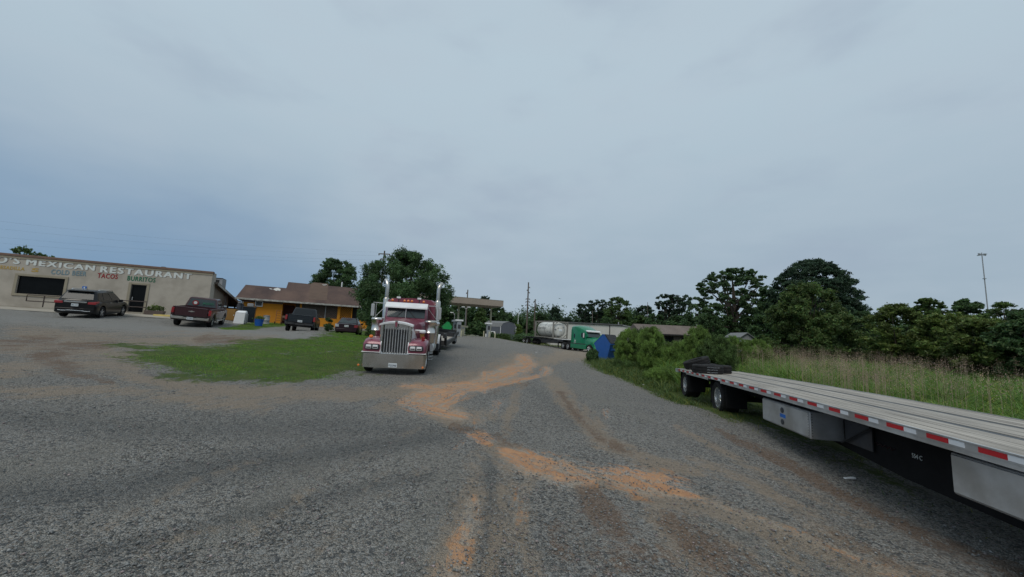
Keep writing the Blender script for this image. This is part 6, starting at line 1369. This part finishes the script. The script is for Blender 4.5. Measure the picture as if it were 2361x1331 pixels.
# behind the canopy
far = [(1018, 772, 78, 705, 34, 'round', 'leaf_dark'), (1050, 772, 90, 698, 30, 'round', 'leaf_dark'), (1088, 772, 92, 697, 30, 'round', 'leaf_dark'), (1114, 772, 95, 682, 22, 'cone', 'leaf_pine'),
       (1143, 772, 95, 706, 26, 'round', 'leaf_dark'), (1107, 775, 74, 712, 20, 'cone', 'leaf_mid'), (1100, 776, 70, 742, 24, 'round', 'leaf_dark'), (1168, 775, 110, 722, 20, 'round', 'leaf_dark'), (1192, 775, 115, 730, 22, 'round', 'leaf_dark'),
       (1222, 778, 100, 738, 22, 'round', 'leaf_dark'), (1245, 778, 105, 722, 18, 'round', 'leaf_dark'), (1278, 785, 92, 709, 24, 'cone', 'leaf_pine'), (1308, 785, 110, 732, 16, 'round', 'leaf_pine'), (1330, 785, 112, 738, 14, 'cone', 'leaf_pine'),
       (1193, 772, 90, 748, 10, 'round', 'leaf_light')]
labs = ['dark tree left of the first canopy column', 'dark tree behind the left fuel pumps', 'dark tree behind the two-headed lamp post', 'conifer whose tip pokes above the canopy', 'dark tree behind the right canopy column', 'brighter young tree under the canopy', 'low dark bush left of the right fuel pump', 'dark tree behind the garden shed', 'dark tree right of the garden shed', 'low dark tree between the two tall poles', 'dark tree right of the second tall pole', 'pointed cedar behind the tank container', 'small pine between the cedar and the warehouse', 'small pointed pine at the warehouse roof edge', 'pale green sapling right of the garden shed']
for i, (a, lb) in enumerate(zip(far, labs)):
    tree('far_tree', lb, 'tree', a[0], a[1], a[2], a[3], a[4]*1.15, a[5], 60, 130, .28 if a[2] > 60 else .2, a[6], .08, 30+i, .32, group='trees beyond the filling station', th=1.6)
ft2 = [(1348, 785, 104, 700, 20, 'pine', 'leaf_pine', .15, 'dark pine at the left of the clump above the warehouse'), (1378, 785, 106, 690, 22, 'pine', 'leaf_pine', .15, 'tall dark pine above the warehouse'), (1423, 788, 100, 684, 30, 'round', 'leaf_mid', .2, 'paler green broadleaf above the warehouse end'),
       (1486, 790, 105, 703, 25, 'wide', 'leaf_pine', .2, 'rounded dark tree above the small white shed'), (1475, 790, 88, 727, 22, 'round', 'leaf_mid', .05, 'low green bush tree at the warehouse corner'), (1535, 790, 92, 679, 22, 'pine', 'leaf_pine', .15, 'thin sparse pine, left of the pair above the brown roof'),
       (1567, 790, 90, 679, 26, 'pine', 'leaf_pine', .15, 'thin sparse pine, right of the pair above the brown roof'), (1510, 790, 84, 722, 24, 'round', 'leaf_dark', .05, 'dark tree behind the left end of the brown roof'), (1560, 790, 80, 728, 30, 'round', 'leaf_dark', .05, 'dark tree behind the middle of the brown roof'),
       (1612, 790, 72, 700, 34, 'round', 'leaf_dark', .1, 'dark tree behind the right end of the brown roof'), (1398, 788, 92, 732, 18, 'round', 'leaf_dark', .05, 'low dark tree behind the warehouse downspout')]
for i, a in enumerate(ft2): tree('far_tree', a[8], 'tree', a[0], a[1], a[2], a[3], a[4]*1.2, a[5], 120, 90, .24, a[6], a[7], 50+i, .2, group='trees beyond the warehouse', th=1.6, squash=.6)
tree('spreading_tree', 'big open spreading tree with sky showing through its branches', 'tree', 1697, 800, 56, 618, 92, 'wide', 340, 90, .19, 'leaf_dark', .28, 70, .085, squash=.55, thick=1.5, dens=.25, bark='bark')
tree('broadleaf_tree', 'dark bushy tree under the left side of the spreading tree', 'tree', 1635, 795, 55, 725, 40, 'round', 50, 150, .18, 'leaf_dark', .02, 71, .3)
tree('domed_pine', 'tall dark domed pine, highest tree at the right', 'tree', 1882, 810, 48, 599, 108, 'dome', 420, 170, .16, 'leaf_pine', .06, 72, .13, squash=.6, th=1.5, dens=.75, warm=.05)
tree('broadleaf_tree', 'dark tree filling in between the spreading tree and the domed pine', 'tree', 1790, 808, 50, 690, 55, 'round', 70, 200, .18, 'leaf_dark', .03, 73, .25)
tree('broadleaf_tree', 'yellowish green broad tree in front of the domed pine', 'tree', 1865, 822, 38, 655, 95, 'dome', 150, 230, .15, 'leaf_mid', .03, 74, .18, th=1.8, warm=.5)
tree('broadleaf_tree', 'dark low tree right of the domed pine, over the tall grass', 'tree', 1975, 828, 40, 718, 60, 'round', 70, 200, .15, 'leaf_dark', .02, 75, .22)
lay = [(2072, 850, 30, 700, 74, 'leaf_olive', 'layered tree left of the gap, first in the right-hand thicket'), (2150, 842, 40, 688, 46, 'leaf_mid', 'green rounded tree behind the layered thicket'), (2195, 858, 27, 722, 88, 'leaf_olive', 'broad layered tree in the middle of the right-hand thicket'),
       (2245, 850, 42, 690, 48, 'leaf_dark', 'dark tree at the foot of the cell tower'), (2290, 866, 24, 735, 80, 'leaf_olive', 'layered tree with yellowish sprays near the right edge'), (2335, 850, 34, 695, 60, 'leaf_mid', 'tall green tree at the right edge of view'), (2385, 870, 22, 715, 75, 'leaf_dark', 'dark tree cut off by the right edge'), (2120, 852, 33, 745, 70, 'leaf_dark', 'low dark tree at the base of the thicket')]
for i, a in enumerate(lay): tree('thicket_tree', a[6], 'tree', a[0], a[1], a[2], a[3], a[4], 'wide', 110, 190, .12 if a[2] < 35 else .16, a[5], .04, 80+i, .22, squash=.6, flat=.7, group='trees of the right-hand thicket', th=1.8, warm=.4, dens=.45)
# far-off wood closing the horizon
def farwood():
    rg = np.random.default_rng(9); cen = []; rad = []
    for a in np.linspace(R(-22), R(75), 300):
        r = rg.uniform(150, 210); x, y = r*math.sin(a), r*math.cos(a); h = rg.uniform(8.5, 13.5)
        if -.35 < a < .02: h *= .9
        z0_ = hgt(np.array([x]), np.array([y]))[0]
        for k in range(4): cen.append((x+rg.uniform(-3, 3), y, z0_+h*(.12+.22*k))); rad.append(h*rg.uniform(.2, .3))
    V, Fc, T = leafcloud(np.array(cen), np.array(rad), 130, .5, rg, squash=1.0, shell=.35); tag(fastmesh('distant_wood', V, Fc, 'leaf_dark', None, T), 'low band of distant woodland along the horizon', 'woodland', kind='stuff')
farwood()
# bushes along the gravel edge
bs = [(1366, 842, 29.5, 806, 14, 'leaf_dark', 'round', 'leafy vine bush in front of the blue dumpster'), (1452, 868, 26, 762, 38, 'leaf_weed', 'round', 'tall feathery weed bush right of the blue dumpster'), (1500, 880, 24, 757, 40, 'leaf_weed', 'round', 'tall feathery weed bush in the middle of the row'), (1490, 868, 30, 760, 52, 'leaf_mid', 'round', 'darker bush behind the middle weed bush'),
      (1560, 880, 25, 790, 46, 'leaf_weed', 'round', 'lower weed bush before the brown roof'), (1610, 870, 22, 756, 40, 'leaf_weed', 'round', 'feathery weed bush left of the flatbed tyres'), (1655, 862, 21, 775, 46, 'leaf_mid', 'round', 'dense bush behind the flatbed tyres'), (1440, 880, 24.5, 840, 36, 'leaf_mid', 'round', 'low bramble at the gravel edge below the tall weeds'),
      (1530, 905, 20, 852, 44, 'leaf_weed', 'round', 'low bright weeds at the gravel edge left of the trailer'), (1745, 828, 34, 785, 36, 'leaf_light', 'round', 'yellow-green bush before the old grey shed'), (1434, 822, 30, 776, 18, 'leaf_weed', 'round', 'weed bush touching the blue dumpster lid'), (1690, 850, 26, 778, 40, 'leaf_weed', 'round', 'pale weed bush right of the flatbed tyres')]
for i, a in enumerate(bs): tree('weed_bush', a[7], 'bush', a[0], a[1], a[2], a[3], a[4], a[6], 110, 420, .06 if a[2] < 29 else .085, a[5], .0, 120+i, .22, asp=.16, squash=1.25, flat=2.6, group='weed bushes along the gravel edge', bark='bark', thick=.6, th=1.9, dens=.5)
tree('round_bush', 'small dark round bush by the orange half wall between the parked cars', 'bush', 757, 759.5, 36.5, 733, 12, 'round', 16, 160, .07, 'leaf_dark', .0, 140, .45)
for i, (px, py, Y, ty, hw, lb) in enumerate(((1128, 778, 78, 768, 20, 'low hedge mass left of the garden shed'), (1205, 790, 74, 771, 40, 'long low bush before the garden shed'), (1250, 790, 76, 752, 30, 'dark shrub behind the trailer tail wheels'), (1160, 783, 72, 770, 26, 'low weeds right of the lone cream post'), (1090, 774, 75, 762, 22, 'low weeds behind the rubble heap'))):
    tree('roadside_shrub', lb, 'bush', px, py, Y, ty, hw, 'round', 26, 120, .16, 'leaf_dark' if i != 3 else 'leaf_mid', .0, 150+i, .35, group='shrubs beyond the gravel yard')

# ------------------------------------------------------------------ grasses
def blades(name, label, X, Y, hgt_, wid, lean, lm, rg, segs=2, tone=(.6, 1.5), cat='grass', yel=.3):
    n = len(X); Z = hgt(X, Y); th = rg.random(n)*6.283; dx, dy = np.cos(th), np.sin(th); ph = rg.random(n)*6.283; wx, wy = np.cos(ph), np.sin(ph); rows = []
    for k in range(segs+1):
        t = k/segs; w_ = wid*(1-t**1.5)*.5+.0004; l = lean*hgt_*t*t; z = hgt_*(t-(.35*lean)*t*t*t); cx, cy = X+dx*l, Y+dy*l
        rows.append(np.stack([cx-wx*w_, cy-wy*w_, Z+z-.02], -1)); rows.append(np.stack([cx+wx*w_, cy+wy*w_, Z+z-.02], -1))
    V = np.stack(rows, 1).reshape(-1, 3); m = 2*(segs+1); f = np.array([(2*k, 2*k+1, 2*k+3, 2*k+2) for k in range(segs)]); Fc = (f[None]+m*np.arange(n)[:, None, None]).reshape(-1, 4)
    t = tone[0]+(tone[1]-tone[0])*rg.random(n); y = rg.random(n) < yel; tn = np.stack([t*np.where(y, 1.9, 1), t*np.where(y, 1.25, 1), t*np.where(y, .9, 1)], -1)
    return tag(fastmesh(name, V, Fc, lm, None, np.repeat(tn, m, 0)), label, cat, kind='stuff')
def sample_poly(poly, n, rg):
    P_ = np.array([(p[0], p[1]) for p in poly]); a, b = P_.min(0), P_.max(0); X = a[0]+(b[0]-a[0])*rg.random(n*3); Y = a[1]+(b[1]-a[1])*rg.random(n*3); k = pip(X, Y, poly)
    return X, Y, k
rg = np.random.default_rng(21)
X, Y, k = sample_poly(LAWN, 90000, rg); ok = (k > -.5) & (rg.random(len(X)) < np.clip(k/1.6+.2+.45*np.sin(X*2.3+np.sin(Y*1.9))*np.sin(Y*2.7+X), 0, 1)); X, Y = X[ok][:120000], Y[ok][:120000]
nz = .5+.5*np.sin(X*1.3+2*np.sin(Y*.9))*np.sin(Y*1.1+X*.4)
blades('lawn_grass', 'mown green grass of the lawn beside the burgundy truck', X, Y, .035+.04*rg.random(len(X))+.03*nz, .012, .6, 'leaf_lawn', rg, 1, tone=(.6, 1.5), yel=.15)
X, Y, k = sample_poly(YARD, 9000, rg); ok = k > -.1; blades('yard_grass', 'short grass around the dumped appliances', X[ok], Y[ok], .05+.05*rg.random(ok.sum()), .014, .6, 'leaf_lawn', rg, 1)
# tall weeds behind the flatbed and verge at the gravel edge
def infield(n, r0, r1, a0, a1):
    r = r0*np.exp(rg.random(n)*math.log(r1/r0)); a = R(a0)+rg.random(n)*R(a1-a0); return r*np.sin(a), r*np.cos(a)
X, Y = infield(120000, 6.5, 42, 16, 66); perp = (X-near_line(Y))*math.cos(R(9.8)); inb = pip(X, Y, FIELD) > .2
tr = (Y < 17.2)
ok = inb & ((~tr & (perp > -1.2+1.8)) | (tr & (perp > 3.1))) & ((Y < 34) | (X > 14)); X, Y = X[ok], Y[ok]; perp = perp[ok]
cl_ = .5+.5*np.sin(X*.8+1.7*np.sin(Y*.5))*np.sin(Y*.7+X*.3)
c2_ = .5+.5*np.sin(X*2.3+Y*1.1)*np.sin(Y*2.0-X*1.4); hh = (.32+.6*cl_+.35*c2_*cl_)*(.5+.7*rg.random(len(X))); r_ = np.hypot(X, Y); hh = hh*np.clip(r_/12, .75, 1.25)
blades('tall_grass', 'tall arching green weeds behind the flatbed trailer', X, Y, hh*1.2, .016+.0006*r_, .85, 'leaf_field', rg, 3, tone=(.45, 1.4), yel=.22)
# pinkish seed heads over the weeds
def seedheads():
    n = 2600; X, Y = infield(n, 13, 36, 24, 60); perp = (X-near_line(Y)); ok = (pip(X, Y, FIELD) > 1) & (perp > 4.2) & (Y < 34); X, Y = X[ok], Y[ok]; az = np.degrees(np.arctan2(X, Y)); w_ = np.exp(-((az-39)/6.5)**2); kk = rg.random(len(X)) < .12+.88*w_*(.4+.6*np.clip(np.sin(X*1.1+Y*.6)+.5, 0, 1)); X, Y = X[kk], Y[kk]
    Z = hgt(X, Y)+1.15+.55*rg.random(len(X)); cen = np.stack([X, Y, Z], -1); V, Fc, T = leafcloud(cen, np.full(len(X), .15)*(1+.4*rg.random(len(X))), 46, .013, rg, flat=2.5, squash=1.7, tonelo=.6, tonehi=1.1, shell=.1)
    # stems
    n2 = len(X); V2 = np.stack([np.stack([X-.005, Y, Z-1.4], -1), np.stack([X+.005, Y, Z-1.4], -1), np.stack([X+.003, Y, Z+.1], -1), np.stack([X-.003, Y, Z+.1], -1)], 1).reshape(-1, 3); F2 = np.arange(4*n2).reshape(-1, 4)+len(V)
    tag(fastmesh('seed_heads', np.r_[V, V2], np.r_[Fc, F2], 'seed_head', None, np.r_[T, np.ones((len(V2), 3))*.7]), 'pinkish brown seed heads standing over the tall weeds', 'grass', kind='stuff')
seedheads()
# verge: low weeds between gravel and trailer / bushes
X, Y = infield(90000, 4.5, 40, 8, 60); k = pip(X, Y, FIELD); perp = (X-near_line(Y)); lim = np.where(Y < 17.2, 3.4, 5.0); ok = (k > -.35) & (perp < lim) & (rg.random(len(X)) < np.clip(k/.9+.35, 0, 1))
under = (Y < 16.8) & (perp > .5); ok &= ~(under & (rg.random(len(X)) < .55)); dens_ = np.sin(X*2.1+Y*.9)*np.sin(Y*1.7-X)*.5+.5; ok &= rg.random(len(X)) < np.clip((Y-3)/9, .12, 1)*(.35+.65*dens_); X, Y = X[ok], Y[ok]
blades('verge_weeds', 'sparse low weeds along the gravel edge and under the flatbed', X, Y, (.05+.22*rg.random(len(X))**2)*np.clip(np.hypot(X, Y)/14, .5, 1.2), .012, .9, 'leaf_olive', rg, 2, tone=(.45, 1.25), yel=.4)
X, Y = infield(60000, 14, 40, 8, 34); k = pip(X, Y, FIELD); perp = (X-near_line(Y)); ok = (k > -.1) & (k < 3.2) & ((Y > 17.5) | (perp < -.3)) & (rg.random(len(X)) < np.clip(k/.8+.2, 0, 1)); X, Y, k = X[ok], Y[ok], k[ok]
blades('edge_weeds', 'knee high weeds between the gravel and the feathery bushes', X, Y, (.12+.4*rg.random(len(X))**1.5)*np.clip(k/1.2+.35, .35, 1.2), .022, .8, 'leaf_mid', rg, 2, tone=(.6, 1.7), yel=.3)
# far grass strip by the pumps
X = rg.uniform(-12, 40, 16000); Y = rg.uniform(62, 80, 16000); blades('far_grass', 'grass strip beyond the gravel by the fuel pumps', X, Y, .12+.2*rg.random(len(X)), .05, .6, 'leaf_olive', rg, 1)
for i, (px, py, w_, lb) in enumerate(((1959, 1107, .09, 'crumpled white paper scrap on gravel under the flatbed'), (1482, 889, .08, 'small white litter scrap at the gravel edge below the bushes'), (1236, 813, .12, 'pale litter scrap on the gravel before the green truck'))):
    p = G(px, py); m = MB(); m.loft([[(-w_, -.03, .012), (w_*.9, -.04, .02), (w_, .03, .015), (-w_*.8, .04, .01)], [(-w_*.9, -.03, .03), (w_*.8, -.035, .045), (w_*.9, .03, .04), (-w_*.8, .035, .02)]]); o = m.build('litter_scrap', 'white_paint', None); o.location = p; tag(o, lb, 'litter', 'white litter scraps')
